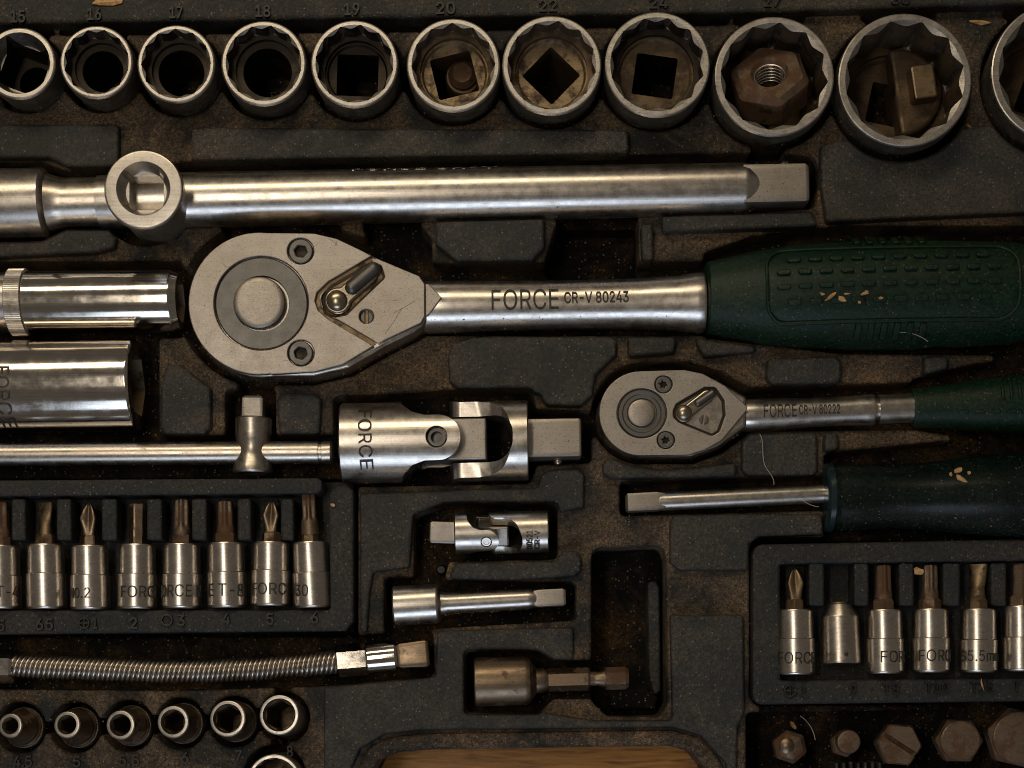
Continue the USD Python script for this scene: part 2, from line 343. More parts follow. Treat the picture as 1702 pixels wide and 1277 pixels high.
pk = {
 'bar': poly((-60, 274), (66, 270), (110, 286), (300, 272), (1248, 256), (1352, 262), (1362, 300), (1352, 344), (1250, 352), (300, 376), (200, 378), (110, 378), (66, 398), (-60, 400)),
 'ring': circ(240, 335, 72),
 'plug': unary_union([sbox(-60, 436, 302, 560), sbox(-60, 555, 262, 722)]),
 'ratchet': unary_union([head_plan.buffer(12), poly((690, 440), (1180, 436), (1180, 556), (690, 556)), poly((1172, 422), (1250, 394), (1400, 376), (1800, 378), (1800, 590), (1400, 586), (1172, 560)),
                         poly((600, 376), (690, 366), (716, 400), (716, 450), (660, 440))]),
 'small_ratchet': unary_union([small_head.buffer(9), poly((1230, 646), (1525, 638), (1525, 712), (1230, 716)), poly((1518, 632), (1620, 606), (1800, 590), (1800, 740), (1620, 728), (1518, 712))]),
 'driver': unary_union([poly((1032, 802), (1385, 792), (1385, 846), (1032, 856)), poly((1372, 755), (1560, 736), (1800, 738), (1800, 892), (1372, 892))]),
 'tbar': unary_union([sbox(-60, 725, 560, 778), sbox(376, 648, 456, 798)]),
 'joint': poly((556, 660), (700, 655), (735, 650), (882, 650), (890, 682), (980, 684), (982, 768), (890, 772), (880, 802), (556, 808)),
 'little_joint': poly((690, 858), (740, 838), (925, 838), (925, 928), (745, 932), (735, 968), (690, 968)),
 'extension': poly((640, 958), (735, 966), (955, 970), (955, 1030), (740, 1042), (640, 1048)),
 'flex': poly((-60, 1072), (560, 1066), (612, 1056), (718, 1052), (720, 1122), (560, 1138), (280, 1146), (-60, 1144)),
 'adapter': poly((775, 1084), (895, 1084), (920, 1100), (1062, 1098), (1062, 1160), (920, 1160), (895, 1184), (775, 1184)),
}
deep = {
 'slot': poly((928, 366), (1060, 366), (1060, 450), (920, 456), (905, 440)),
 'well': rnd(poly((985, 912), (1100, 908), (1106, 930), (1108, 1170), (1096, 1190), (1010, 1190), (985, 1165)), 14),
 'bolts': poly((1242, 1186), (1800, 1178), (1800, 1340), (1242, 1340)),
}
for t, x, y, r in SOCKETS: deep['s' + t] = circ(x + (NX - x) * 0.012, y + 16, r + 5)
for t, x, y, r, bx_, by_ in SMALL: deep['s' + t] = circ(bx_, by_, 41)
deep['s10'] = circ(456, 1290, 50)
# a channel under the rail in which the big sockets stand
deep['rail'] = poly((-90, 44), (1800, 14), (1800, 26), (1230, 38), (700, 50), (-90, 58))
shallow = rnd(unary_union([g.buffer(0) for g in pk.values()]), 5)
deeps = rnd(unary_union(list(deep.values())), 2)
opening = rnd(poly((612, 1420), (618, 1290), (632, 1262), (665, 1250), (720, 1246), (1110, 1240), (1150, 1250), (1176, 1280), (1190, 1420)), 12)
whole = sbox(-130, -90, 1840, 1400)
holders = unary_union([sbox(-130, 795, 588, 1052), rnd(sbox(1253, 900, 1840, 1168), 16)])

tray = thing('tool_case_tray', 'dusty black moulded plastic tray of the tool case with fitted pockets', 'tool case', 851, 638, 0, -160)
put(tray, 'tray_body', slab(rnd(whole.difference(unary_union([shallow, deeps, opening, holders.buffer(5)])), 2.5), -75, 0, 5, draft=2), 'tray_valley')
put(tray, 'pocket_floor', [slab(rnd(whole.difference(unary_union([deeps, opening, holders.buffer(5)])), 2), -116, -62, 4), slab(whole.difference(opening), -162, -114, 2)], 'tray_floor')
put(tray, 'opening_rim', slab(opening.buffer(27).difference(opening).intersection(sbox(500, 1150, 1300, 1402)), -158, 9, 9, k=4), 'tray_valley')

PADS = [
 [(-130, 203), (199, 203), (199, 279), (112, 279), (80, 264), (-130, 264)],
 [(316, 210), (1047, 214), (1047, 268), (316, 284)],
 [(1362, 240), (1385, 232), (1800, 190), (1800, 352), (1372, 372), (1362, 300)],
 [(-130, 390), (60, 390), (110, 376), (180, 374), (198, 392), (190, 414), (160, 422), (-130, 436)],
 [(722, 364), (907, 362), (907, 412), (880, 444), (765, 442), (722, 408)],
 [(1098, 357), (1350, 350), (1362, 372), (1362, 380), (1098, 388)],
 [(276, 603), (300, 603), (352, 645), (352, 712), (335, 727), (274, 725), (262, 708), (264, 640)],
 [(457, 662), (470, 651), (525, 651), (536, 662), (533, 722), (462, 727)],
 [(742, 590), (752, 570), (788, 559), (1010, 551), (1028, 566), (1026, 592), (992, 625), (986, 660), (965, 678), (908, 676), (893, 656), (766, 655), (745, 635)],
 [(1042, 557), (1112, 549), (1127, 566), (1121, 590), (1042, 596)],
 [(745, 955), (758, 931), (800, 925), (928, 922), (938, 912), (960, 914), (969, 925), (968, 950), (955, 960), (800, 970), (768, 976), (750, 970)],
 [(1274, 594), (1390, 590), (1401, 604), (1399, 634), (1386, 641), (1280, 641), (1272, 628)],
 [(1534, 590), (1578, 588), (1578, 628), (1534, 630)],
 [(1232, 720), (1355, 717), (1361, 724), (1361, 786), (1352, 792), (1240, 792), (1231, 780)],
 [(1457, 738), (1520, 736), (1518, 757), (1475, 760)],
 [(1000, 772), (1012, 757), (1045, 770), (1100, 778), (1226, 768), (1226, 794), (1012, 798), (1000, 786)],
 [(1063, 372), (1088, 370), (1088, 446), (1066, 448)],
 [(1150, 560), (1262, 556), (1262, 586), (1170, 596)],
 [(1368, 720), (1395, 716), (1395, 752), (1368, 756)],
 [(1412, 700), (1452, 700), (1452, 726), (1412, 730)],
]
cutp = unary_union([shallow.buffer(2), deeps.buffer(1)])
for i, q in enumerate(PADS):
    g = rnd(rnd(Polygon(q), 9, 3).difference(cutp), 4, 3)
    if g.area < 60: continue
    put(tray, 'raised_pad', slab(g, -14, 15 + (i * 5) % 7, 5, draft=2.5), 'tray_pad', zr=16)
DECKS = [
 [(596, 818), (893, 808), (897, 790), (912, 779), (962, 776), (973, 790), (973, 845), (935, 852), (710, 853), (688, 868), (682, 945), (622, 952), (616, 985), (612, 1050), (597, 1056)],
 [(725, 1047), (955, 1040), (955, 1100), (930, 1106), (903, 1100), (893, 1086), (778, 1086), (778, 1180), (900, 1182), (985, 1196), (1116, 1196), (1112, 1020), (1238, 1020), (1240, 1185), (1228, 1210), (1225, 1400), (1216, 1400), (1205, 1270), (1165, 1225), (1120, 1211), (700, 1215), (640, 1222), (600, 1246), (580, 1290), (576, 1400), (536, 1400), (536, 1140), (700, 1124), (722, 1104)],
 [(1112, 866), (1122, 853), (1366, 852), (1380, 890), (1262, 894), (1248, 904), (1246, 950), (1128, 950), (1112, 935)],
]
for q in DECKS:
    put(tray, 'raised_deck', slab(rnd(rnd(Polygon(q), 7, 5).difference(cutp), 3, 3), -14, 13, 4.5, draft=2), 'tray_pad', zr=13)
rail = poly((-130, -60), (1840, -90), (1840, 6), (1250, 24), (560, 34), (-130, 45))
put(tray, 'top_rail', slab(rail, -40, 24, 7, draft=3), 'tray_pad', zr=24)
put(tray, 'pocket_ledge', slab(rnd(poly((1074, 965), (1092, 960), (1100, 975), (1102, 1150), (1086, 1165), (1076, 1120)), 4), -116, -66, 4, draft=3), 'tray_pad', zr=-60)
put(tray, 'pocket_ledge', slab(rnd(poly((1010, 1150), (1075, 1140), (1098, 1160), (1090, 1182), (1015, 1182)), 4), -116, -60, 4, draft=3), 'tray_floor', zr=-60)

put(tray, 'peg', vrod(733, 947, [(-100, 9), (-40, 8.5), (-36, 6)], 24), 'glyph_black', zr=-36)
def glyph(parent, t, cx, cy, w, h, z, rot=1.0, name='number'):
    put(parent, name, lift(text(t, cx - w / 2, cy + h / 2, w, h, rot, d=5.5, bold=True, sink=3), z), 'glyph_black', smooth=False, zr=z + 4)
for t, x, y, w in (('15', 30, 28, 24), ('16', 157, 24, 23), ('17', 293, 21, 22), ('18', 437, 19, 25), ('19', 585, 16, 26), ('20', 741, 14, 32), ('22', 911, 10, 30), ('24', 1095, 5, 31), ('27', 1284, 2, 28), ('30', 1497, -2, 30)):
    glyph(tray, t, x, y, w, 19, 24)
for t, x, y, w in (('4.5', 38, 1266, 31), ('5', 128, 1266, 12), ('5.5', 215, 1264, 34), ('6', 308, 1260, 13), ('7', 397, 1256, 11), ('8', 482, 1249, 10)):
    glyph(tray, t, x, y, w, 18, 0)
for i in range(7):     # ridges of the screw thread rack at the bottom edge
    put(tray, 'ridge', bx(1390 + i * 12, 1268 - (i % 3), -100, 1396 + i * 12, 1300, -30, 2.5), 'tray_pad', zr=-20)

# ------------------------------------------------------------------ row of big sockets
def split_bore(m, test):
    m = tomesh(m); c = m.triangles_center; k = test(c, m.face_normals)
    a = m.submesh([np.nonzero(~k)[0]], append=True, repair=False); b = m.submesh([np.nonzero(k)[0]], append=True, repair=False)
    return a, b
def star12(cx, cy, R, ph):
    return rnd(unary_union([regular(cx, cy, R * 1.02, 6, ph), regular(cx, cy, R * 1.02, 6, ph + math.pi / 6)]), R * .05, R * .22)
def big_socket(t, cx, cy, R, rot, square=70.0, ztop=70.0, label=None, thru=None):
    th = thing('socket', label, 'socket', cx, cy, ztop, -112, 'row of big chrome sockets')
    body = M(vrod(cx, cy, [(-112, R * .90), (-106, R * .95), (18, R * .95), (24, R * .965), (34, R), (66, R), (69, R - 1.4), (70, R - 3.2)], 96))
    if t == '15':
        sq = rnd(affinity.rotate(sbox(cx - 37, cy - 37, cx + 37, cy + 37), rot), 5, 0)
        body = body - prism(sq, -30, 90) - M(vrod(cx, cy, [(40, 40.0), (71, R * .86)], 64)) - prism(circ(cx, cy, 30), -200, 0)
    else:
        st = star12(cx, cy, R * .885, math.radians(rot * 0.7 + 8))
        fl = -48 if t in ('27', '30', '32') else 26 - (6 if t in ('19', '24') else 0)
        body = body - prism(st, fl + 10, 90) - M(vrod(cx, cy, [(70 - R * .085, R * .72), (70.4, R * .897)], 96))
        body = body - prism(circ(cx, cy, R * .74), fl, fl + 30)
        if thru: body = body - prism(circ(cx, cy, R * thru), -200, 60)
        else:
            h = square / 2
            body = body - prism(rnd(affinity.rotate(sbox(cx - h, cy - h, cx + h, cy + h), rot), 4, 0), -200, 60) - M(vrod(cx, cy, [(fl - 4, R * .66), (fl + 1, R * .715)], 64))
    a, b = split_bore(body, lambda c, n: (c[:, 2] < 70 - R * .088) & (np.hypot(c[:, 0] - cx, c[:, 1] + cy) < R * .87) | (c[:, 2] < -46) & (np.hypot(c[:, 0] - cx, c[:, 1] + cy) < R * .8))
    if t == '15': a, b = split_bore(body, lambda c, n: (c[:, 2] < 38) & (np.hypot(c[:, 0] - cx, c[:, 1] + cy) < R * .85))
    rad = lambda c: np.hypot(c[:, 0] - cx, c[:, 1] + cy)
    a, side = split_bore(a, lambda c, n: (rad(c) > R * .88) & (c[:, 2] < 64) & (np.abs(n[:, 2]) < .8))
    a, ch = split_bore(a, lambda c, n: (rad(c) < R * .905) & (c[:, 2] < 69.9))
    if t != '15':
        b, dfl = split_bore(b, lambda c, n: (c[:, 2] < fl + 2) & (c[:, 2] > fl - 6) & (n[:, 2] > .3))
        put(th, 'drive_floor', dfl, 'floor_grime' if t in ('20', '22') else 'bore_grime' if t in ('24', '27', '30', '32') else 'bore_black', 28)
    put(th, 'rim', a, 'rim_chrome', 28)
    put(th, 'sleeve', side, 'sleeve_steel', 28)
    put(th, 'chamfer', ch, 'chamfer_steel', 28)
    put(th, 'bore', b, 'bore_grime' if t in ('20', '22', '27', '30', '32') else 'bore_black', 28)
    return th
rots = {'15': 20, '16': 10, '17': 30, '18': 5, '19': 2, '20': -14, '22': 44, '24': 8, '27': 40, '30': 12, '32': 20}
said = {'15': 'socket standing upside down with its square drive hole up, leftmost of the socket row',
        '16': 'small twelve-point socket with narrow round bore under the embossed 16',
        '17': 'dark-bored twelve-point socket under the embossed 17',
        '18': 'twelve-point socket with dark round bore under the embossed 18',
        '19': 'twelve-point socket with square hole lying level under the embossed 19',
        '20': 'twelve-point socket with tilted square hole under the embossed 20',
        '22': 'twelve-point socket with a diamond-turned square hole under the embossed 22',
        '24': 'chrome twelve-point socket under the embossed 24, left of the one holding a nut',
        '27': 'large twelve-point socket with a rusty nut inside it',
        '30': 'largest whole twelve-point socket, holding dark steel pieces',
        '32': 'very large socket cut off by the right edge of the photo'}
for t, x, y, r in SOCKETS: big_socket(t, x, y, r, rots[t], label=said[t], thru={'16': .57, '17': .60, '18': .58}.get(t))

# rusty nut standing in the 27 socket
nt = thing('rusty_nut', 'rusty hexagon nut with bright threads lying tilted inside a large socket', 'nut', 1287, 130, 40, -40)
nb = M(vrod(0, 0, [(-30, 62), (-22, 68), (24, 68), (34, 58)], 6 * 8, ngon(6, 0.2))) - M(vrod(0, 0, [(-60, 26), (60, 26)], 40)) - M(vrod(0, 0, [(27, 26), (36, 33)], 40))
def place(m, R, c):
    m = tomesh(m).copy(); Q = np.eye(4); Q[:3, :3] = R; m.apply_transform(Q); m.apply_translation(c); return m
RX = lambda d: trimesh.transformations.rotation_matrix(math.radians(d), [1, 0, 0])[:3, :3]
RY = lambda d: trimesh.transformations.rotation_matrix(math.radians(d), [0, 1, 0])[:3, :3]
RZ = lambda d: trimesh.transformations.rotation_matrix(math.radians(d), [0, 0, 1])[:3, :3]
Q = RX(-24) @ RY(-8)
put(nt, 'nut_body', place(nb, Q, p3(1284, 134, 8)), 'rusty_steel', 25)
coils = [place(trimesh.creation.torus(25.5, 2.6, major_sections=40, minor_sections=8), np.eye(3), (0, 0, z)) for z in (24, 17, 10, 3, -4, -11)]
put(nt, 'thread', place(join(coils), Q, p3(1284, 134, 8)), 'satin_chrome', True)
# steel pieces in the 30 socket, and one in the 20 socket
bk = thing('steel_insert', 'dark half-round steel insert with a rusty square lug inside the largest whole socket', 'steel insert', 1504, 135, 30, -60)
half = circ(1504, 137, 74).intersection(poly((1484, 40), (1600, 40), (1600, 240), (1512, 240)))
put(bk, 'insert_body', slab(rnd(half, 6), -90, -16, 7), 'bore_grime')
put(bk, 'lug', slab(rnd(affinity.rotate(sbox(1520, 100, 1560, 158), -8), 5), -24, 14, 4), 'grimy_steel')
b2 = thing('steel_scrap', 'small dark rusty plug of steel lying inside the socket under the embossed 20', 'steel plug', 765, 118, 0, -60)
put(b2, 'plug_body', vrod(768, 118, [(-110, 20), (-18, 24), (-8, 16), (-6, 8)], 32), 'rusty_steel')
put(b2, 'collar', vrod(768, 118, [(-110, 30), (-34, 30), (-30, 27)], 32), 'grimy_steel')

# ------------------------------------------------------------------ long extension bar and the ring on it
eb = thing('extension_bar', 'long satin extension bar with square drive end, across the upper tray', 'extension bar', 650, 318, 30, -44)
A0, A1 = p3(-80, 333.5, 4), p3(1345, 304.5, 4)
put(eb, 'collar', rod(A0, A1, [(0, 50), (3, 57), (148, 57), (152, 54), (156, 48)], 64), 'satin_chrome')
put(eb, 'neck', rod(A0, A1, [(150, 50), (166, 44), (184, 40), (300, 40)], 64), 'worn_chrome')
bar = Rod(A0, A1, [(240, 43), (330, 45.5), (800, 44), (1318, 42.5), (1326, 41), (1346, 31)])
sq = rod(A0, A1, [(1316, 33), (1418, 33), (1424, 30), (1426, 24)], 64, squarish(12))
cutter = M(rod(A0 + p3(0, 0, 61), A1 + p3(0, 0, 61), [(1322, 2), (1350, 28), (1500, 28)], 32, squarish(20)))
put(eb, 'shaft', bar.mesh(72), 'satin_chrome')
put(eb, 'square_drive', sq, 'matt_plate')
put(eb, 'detent_ball', place(trimesh.creation.icosphere(3, 10), np.eye(3), p3(1307, 268, 8)), 'brassy_steel', True)
put(eb, 'lettering', bar.wrap(text('FORCE CR-V', 585, 283, 240, 22, 1, d=.8)), 'satin_chrome', False)

ra = thing('drive_adapter', 'short round drive adapter standing over the long bar with square hole up', 'drive adapter', 238, 314, 108, -30)
rb = M(vrod(238, 314.5, [(-30, 60), (84, 60), (90, 65.8), (104, 65.8), (107, 64), (108, 61.5)], 96))
rb = rb - prism(rnd(sbox(209.5, 286.5, 267.5, 343.5), 6, 0), -60, 200) - M(vrod(238, 313.5, [(86, 34), (108.5, 45.5)], 80))
for q in ((212, 290), (264.5, 289), (212, 341), (264.5, 340)): rb = rb - prism(circ(q[0], q[1], 4.5), -60, 140)
put(ra, 'adapter_body', rb, 'rim_chrome', 28)

# ------------------------------------------------------------------ spark plug sockets at the left edge
pa = thing('plug_socket', 'polished deep plug socket with a knurled ring, beside the big ratchet head', 'plug socket', 140, 498, 30, -48)
A0, A1 = p3(-70, 499, 8), p3(296, 496, 8)
put(pa, 'shank', rod(A0, A1, [(0, 49), (84, 49)], 72), 'satin_chrome')
put(pa, 'knurled_ring', rod(A0, A1, [(82, 51), (84, 55.5), (110, 55.5), (113, 51)], 360, lambda th, u: 1 - 0.022 * (np.arange(360) % 4 >= 2)), 'satin_chrome', 20)
tube = M(rod(A0, A1, [(110, 51.5), (352, 51.5), (356, 49.5), (366, 46)], 96)) - M(rod(A0, A1, [(300, 37), (368, 37)], 48, ngon(6)))
a, b = split_bore(tube, lambda c, n: (np.hypot(c[:, 1] - A1[1] - 0.4, c[:, 2] - 8) < 39) & (c[:, 0] > 220))
put(pa, 'barrel', a, 'bright_chrome', 30)
put(pa, 'hex_opening', b, 'grimy_steel', 25)
pb = thing('plug_socket', 'polished wide plug socket with upright stamped lettering, under the knurled one', 'plug socket', 90, 636, 40, -74)
A0, A1 = p3(-80, 638, 6), p3(222, 634.5, 6)
R2 = Rod(A0, A1, [(0, 77), (296, 77), (299, 75.5), (301, 73)])
tube = M(R2.mesh(120)) - M(rod(A0, A1, [(240, 56), (304, 56)], 48, ngon(6)))
a, b = split_bore(tube, lambda c, n: (np.hypot(c[:, 1] + 635, c[:, 2] - 6) < 58) & (c[:, 0] > 150))
put(pb, 'barrel', a, 'bright_chrome', 30)
put(pb, 'hex_opening', b, 'grimy_steel', 25)
put(pb, 'lettering', R2.wrap(text('FORCE', 5, 617, 92, 23, -90, d=1.6)), 'stamp_dark', False)

# ------------------------------------------------------------------ big ratchet
def capsule(x0, y0, x1, y1, r): return LineString([(x0, y0), (x1, y1)]).buffer(r)
rt = thing('ratchet', 'big ratchet wrench with matt steel head and dark green grip', 'ratchet', 760, 495, 58, -60)
put(rt, 'head_body', slab(head_plan, -50, 47, 7, draft=3), 'worn_chrome')
plate = rnd(poly((440, 387), (522, 388), (560, 397), (600, 416), (625, 429), (697, 459), (706, 472), (706, 526), (700, 537), (628, 571), (570, 606), (522, 618), (450, 622)).union(circ(431, 504.5, 118)), 2.5)
groove = LineString([(624, 426), (548, 471), (530, 488), (527, 500), (532, 514), (548, 528), (628, 575)]).buffer(3.6)
recess = rnd(unary_union([poly((533, 492), (548, 474), (616, 434), (634, 442), (640, 462), (600, 500), (576, 524), (556, 528), (538, 520))]), 6)
cut = unary_union([groove, recess, circ(609, 526, 12), circ(434, 504, 78.5), circ(499.5, 417.5, 22), circ(500, 587, 22)])
put(rt, 'cover_plate', slab(plate.difference(cut), 46, 58, 1.6), 'matt_plate')
for x0, y0, x1, y1 in ((548, 398, 561, 408), (560, 396, 557, 409), (398, 470, 372, 440), (655, 520, 690, 500), (640, 555, 668, 512), (470, 600, 520, 596)):
    put(rt, 'scratch', slab(LineString([(x0, y0), ((x0 + x1) / 2 + 1.5, (y0 + y1) / 2), (x1, y1)]).buffer(.45).intersection(plate.difference(cut).buffer(-3)), 57, 58.25, 0), 'dark_steel')
put(rt, 'recess_floor', slab(unary_union([recess, groove, circ(609, 526, 13)]).buffer(3).intersection(plate.buffer(-3)), 40, 49.5, 0), 'grimy_steel')
put(rt, 'neck_facet', slab(rnd(poly((706, 471), (712, 470), (734, 493), (712, 522), (706, 524)), 1), 30, 50.5, 1.5), 'matt_plate')
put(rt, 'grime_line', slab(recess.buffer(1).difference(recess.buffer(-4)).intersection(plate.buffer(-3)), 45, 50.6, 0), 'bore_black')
put(rt, 'drive_ring', vrod(434, 504, [(40, 77), (53.5, 77), (55, 75), (55, 46.5), (52, 45.5), (45, 45)], 96), 'dark_steel', 25)
put(rt, 'release_button', vrod(431, 503.5, [(40, 43.5), (57, 43.5), (61, 42), (63, 39), (64, 34), (64.6, 15)], 64), 'matt_plate')
for y, ph in ((417.5, 0.2), (587, 0.3)):
    x = 499.5
    sc = put(rt, 'screw', slab(circ(x, y, 20.5).difference(regular(x, y, 10.5, 6, ph)), 42, 57, 2.2), 'dark_steel')
    put(sc, 'socket_hole', vrod(x, y, [(40, 12), (48.4, 12)], 24), 'bore_black')
lv = put(rt, 'reversing_lever', slab(unary_union([capsule(563, 500, 612, 456, 15.5), circ(561, 500, 23)]).buffer(-2).buffer(2), 48, 58, 4), 'brassy_steel')
ph_ = [place(trimesh.creation.icosphere(3, 11.5), np.eye(3), p3(q[0], q[1], 60)) for q in ((585, 479), (621, 448))]
put(lv, 'thumb_piece', M(ph_[0]).__add__(M(ph_[1])).hull() if False else manifold3d.Manifold.batch_hull([M(ph_[0]), M(ph_[1])]), 'dark_steel', 40)
put(lv, 'pivot', place(trimesh.creation.icosphere(3, 17.5), np.diag([1, 1, .7]), p3(560, 500, 58)), 'brassy_steel', True)
put(rt, 'slot_screw', slab(circ(609, 526, 11).difference(affinity.rotate(sbox(606.5, 510, 611, 540), 0)), 42, 52, 1.5), 'dark_steel')
A0, A1 = p3(640, 500.5, 4), p3(1178, 491.5, 4)
shank = Rod(A0, A1, [(0, 30), (50, 43.5), (110, 43.5), (180, 42), (300, 41), (420, 42), (490, 46), (520, 50), (532, 50.5), (536, 49)])
put(rt, 'shank', shank.mesh(80), 'satin_chrome')
put(rt, 'lettering', shank.wrap(text('FORCE', 817, 512, 112, 33, 1, d=1.3)), 'stamp_dark', False)
put(rt, 'lettering', shank.wrap(text('CR-V 80243', 938, 501, 108, 18, 1, d=1.1, bold=True)), 'stamp_dark', False)
H0, H1 = p3(1178, 484, 2), p3(1800, 474, 2)
hp = [(0, 56), (4, 61), (14, 63), (40, 68), (90, 78), (150, 86), (230, 90), (330, 91), (440, 88), (520, 84), (600, 70), (622, 40)]
gripR = Rod(H0, H1, hp)
gr = put(rt, 'grip', gripR.mesh(96), 'green_grip', 40)
def flat(g, d, sink=1.5): return slab(g, -sink, d, min(d * .8, 2.0), seg=6)
pane = rnd(affinity.rotate(sbox(1272, 414, 1687, 536), -1.0), 34)
put(gr, 'border_line', gripR.wrap(flat(pane.buffer(2.6).difference(pane.buffer(-2.8)), 4.0), size=8), 'green_grip', 40)
for row, (x0, y0, n) in enumerate(((1316, 438, 10), (1298, 460, 11), (1298, 484, 11), (1316, 508, 10))):
    for i in range(n):
        x = x0 + i * 34.6; y = y0 - i * 0.95
        put(gr, 'grip_dash', gripR.wrap(flat(capsule(x - 6.5, y, x + 7.5, y - 0.3, 4.2), 5.5), size=8), 'green_grip', 40)
for top in (0, 1):
    for i in range(6):
        x = 1425 + i * 21.5
        y0, y1 = (393, 408) if top == 0 else (538, 560)
        put(gr, 'grip_rib', gripR.wrap(flat(rnd(sbox(x - 5.5, y0, x + 5.5, y1), 3), 6.0), size=7), 'green_grip', 40)

# ------------------------------------------------------------------ small ratchet
r2 = thing('ratchet', 'small ratchet wrench with teardrop head and thin shank, right of the middle', 'ratchet', 1250, 684, 46, -45)
put(r2, 'head_body', slab(small_head, -40, 36, 6, draft=2.5), 'worn_chrome')
plate = rnd(poly((1066, 617), (1138, 615), (1168, 621), (1205, 641), (1243, 677), (1240, 684), (1200, 732), (1172, 748), (1145, 756), (1066, 757)).union(circ(1066, 687, 70)), 3)
sector = rnd(poly((1119, 682), (1124, 671), (1172, 643), (1190, 644), (1204, 665), (1206, 690), (1196, 718), (1184, 725), (1130, 703), (1119, 694)), 7)
cut = unary_union([sector, circ(1067, 687, 41.5), circ(1103, 639, 14.8), circ(1107, 731.5, 14.8)])
put(r2, 'cover_plate', slab(plate.difference(cut), 35, 46, 1.4), 'matt_plate')
put(r2, 'recess_floor', slab(sector.buffer(2), 30, 38.5, 0), 'worn_chrome')
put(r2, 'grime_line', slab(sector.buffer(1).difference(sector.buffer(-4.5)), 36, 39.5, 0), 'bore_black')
put(r2, 'drive_ring', vrod(1067, 687, [(30, 40), (43, 40), (44.5, 38.5), (44.5, 33), (43, 31), (43, 25.5), (40, 25), (34, 25)], 72), 'dark_steel', 25)
put(r2, 'release_button', vrod(1066, 687, [(30, 23), (46, 23), (49, 22), (50.5, 19), (51, 8)], 48), 'matt_plate')
for x, y in ((1103, 639), (1107, 731.5)):
    sc = put(r2, 'screw', slab(circ(x, y, 13.8).difference(unary_union([regular(x, y, 7, 3, .2), regular(x, y, 7, 3, .2 + math.pi)])), 32, 45, 1.6), 'dark_steel')
    put(sc, 'socket_hole', vrod(x, y, [(30, 8), (37.4, 8)], 18), 'bore_black')
lv = put(r2, 'reversing_lever', slab(unary_union([capsule(1137, 688, 1176, 658, 11), circ(1137, 687, 15)]), 37, 44, 3), 'brassy_steel')
ph_ = [place(trimesh.creation.icosphere(3, 6.5), np.eye(3), p3(q[0], q[1], 46)) for q in ((1160, 670), (1184, 654))]
put(lv, 'thumb_piece', manifold3d.Manifold.batch_hull([M(q) for q in ph_]), 'dark_steel', 40)
put(lv, 'pivot', place(trimesh.creation.icosphere(3, 13), np.diag([1, 1, .7]), p3(1137, 686, 45)), 'brassy_steel', True)
put(r2, 'slot_screw', slab(circ(1170, 697, 8).difference(affinity.rotate(sbox(1168.4, 685, 1171.8, 710), 10)), 36, 43, 1), 'dark_steel')
A0, A1 = p3(1205, 686, 4), p3(1526, 672, 4)
sh2 = Rod(A0, A1, [(0, 18), (30, 27), (60, 27), (150, 24.5), (210, 25), (240, 26.5), (252, 27), (256, 26), (257, 19), (262, 19), (263, 25.5), (321, 25.5)])
put(r2, 'shank', sh2.mesh(64), 'satin_chrome', 30)
put(r2, 'lettering', sh2.wrap(text('FORCE', 1272, 691, 55, 21, 1.5, d=1.8)), 'stamp_dark', False)
put(r2, 'lettering', sh2.wrap(text('CR-V 80222', 1331, 686, 69, 15, 1.5, d=0.9, bold=True)), 'stamp_dark', False)
H0, H1 = p3(1524, 672, 2), p3(1800, 661, 2)
g2R = Rod(H0, H1, [(0, 31), (4, 33.5), (50, 36), (100, 42), (150, 47), (220, 51), (276, 49)])
g2 = put(r2, 'grip', g2R.mesh(72), 'green_grip', 40)
for i in range(6):
    put(g2, 'grip_rib', g2R.wrap(flat(rnd(sbox(1664 + i * 14, 627, 1669.5 + i * 14, 664), 2), 3.2), size=6), 'green_grip', 40)
for i in range(6):
    put(g2, 'grip_dash', g2R.wrap(flat(capsule(1598 + i * 26, 684, 1609 + i * 26, 683.6, 3), 2.4), size=7), 'green_grip', 40)

# ------------------------------------------------------------------ screwdriver handle
sd = thing('spinner_handle', 'dark teal screwdriver handle with a thin square-ended steel shaft', 'screwdriver', 1380, 824, 40, -55)
A0, A1 = p3(1042, 833, 6), p3(1382, 817, 6)
put(sd, 'shaft', rod(A0, A1, [(44, 13), (58, 16), (340, 15.5)], 48), 'satin_chrome')
put(sd, 'square_drive', rod(A0, A1, [(0, 12), (3, 15.5), (52, 15.8), (66, 13)], 48, squarish(10)), 'matt_plate')
H0, H1 = p3(1376, 824, 4), p3(1800, 818, 4)
drv = Rod(H0, H1, [(0, 52), (2, 56), (12, 57.5), (16, 55), (22, 55), (70, 54.5), (114, 51), (180, 56.5), (250, 65), (330, 70.5), (424, 66)])
put(sd, 'ferrule', rod(H0, H1, [(-2, 50), (0, 55), (3, 58), (11, 58.5), (14, 56)], 72), 'black_edge')
hm = drv.mesh(96, lambda th, u: 1 + 0.035 * np.cos(4 * th) * np.clip((u - 60) / 150, 0, 1))
put(sd, 'handle', hm, 'teal_handle', 40)

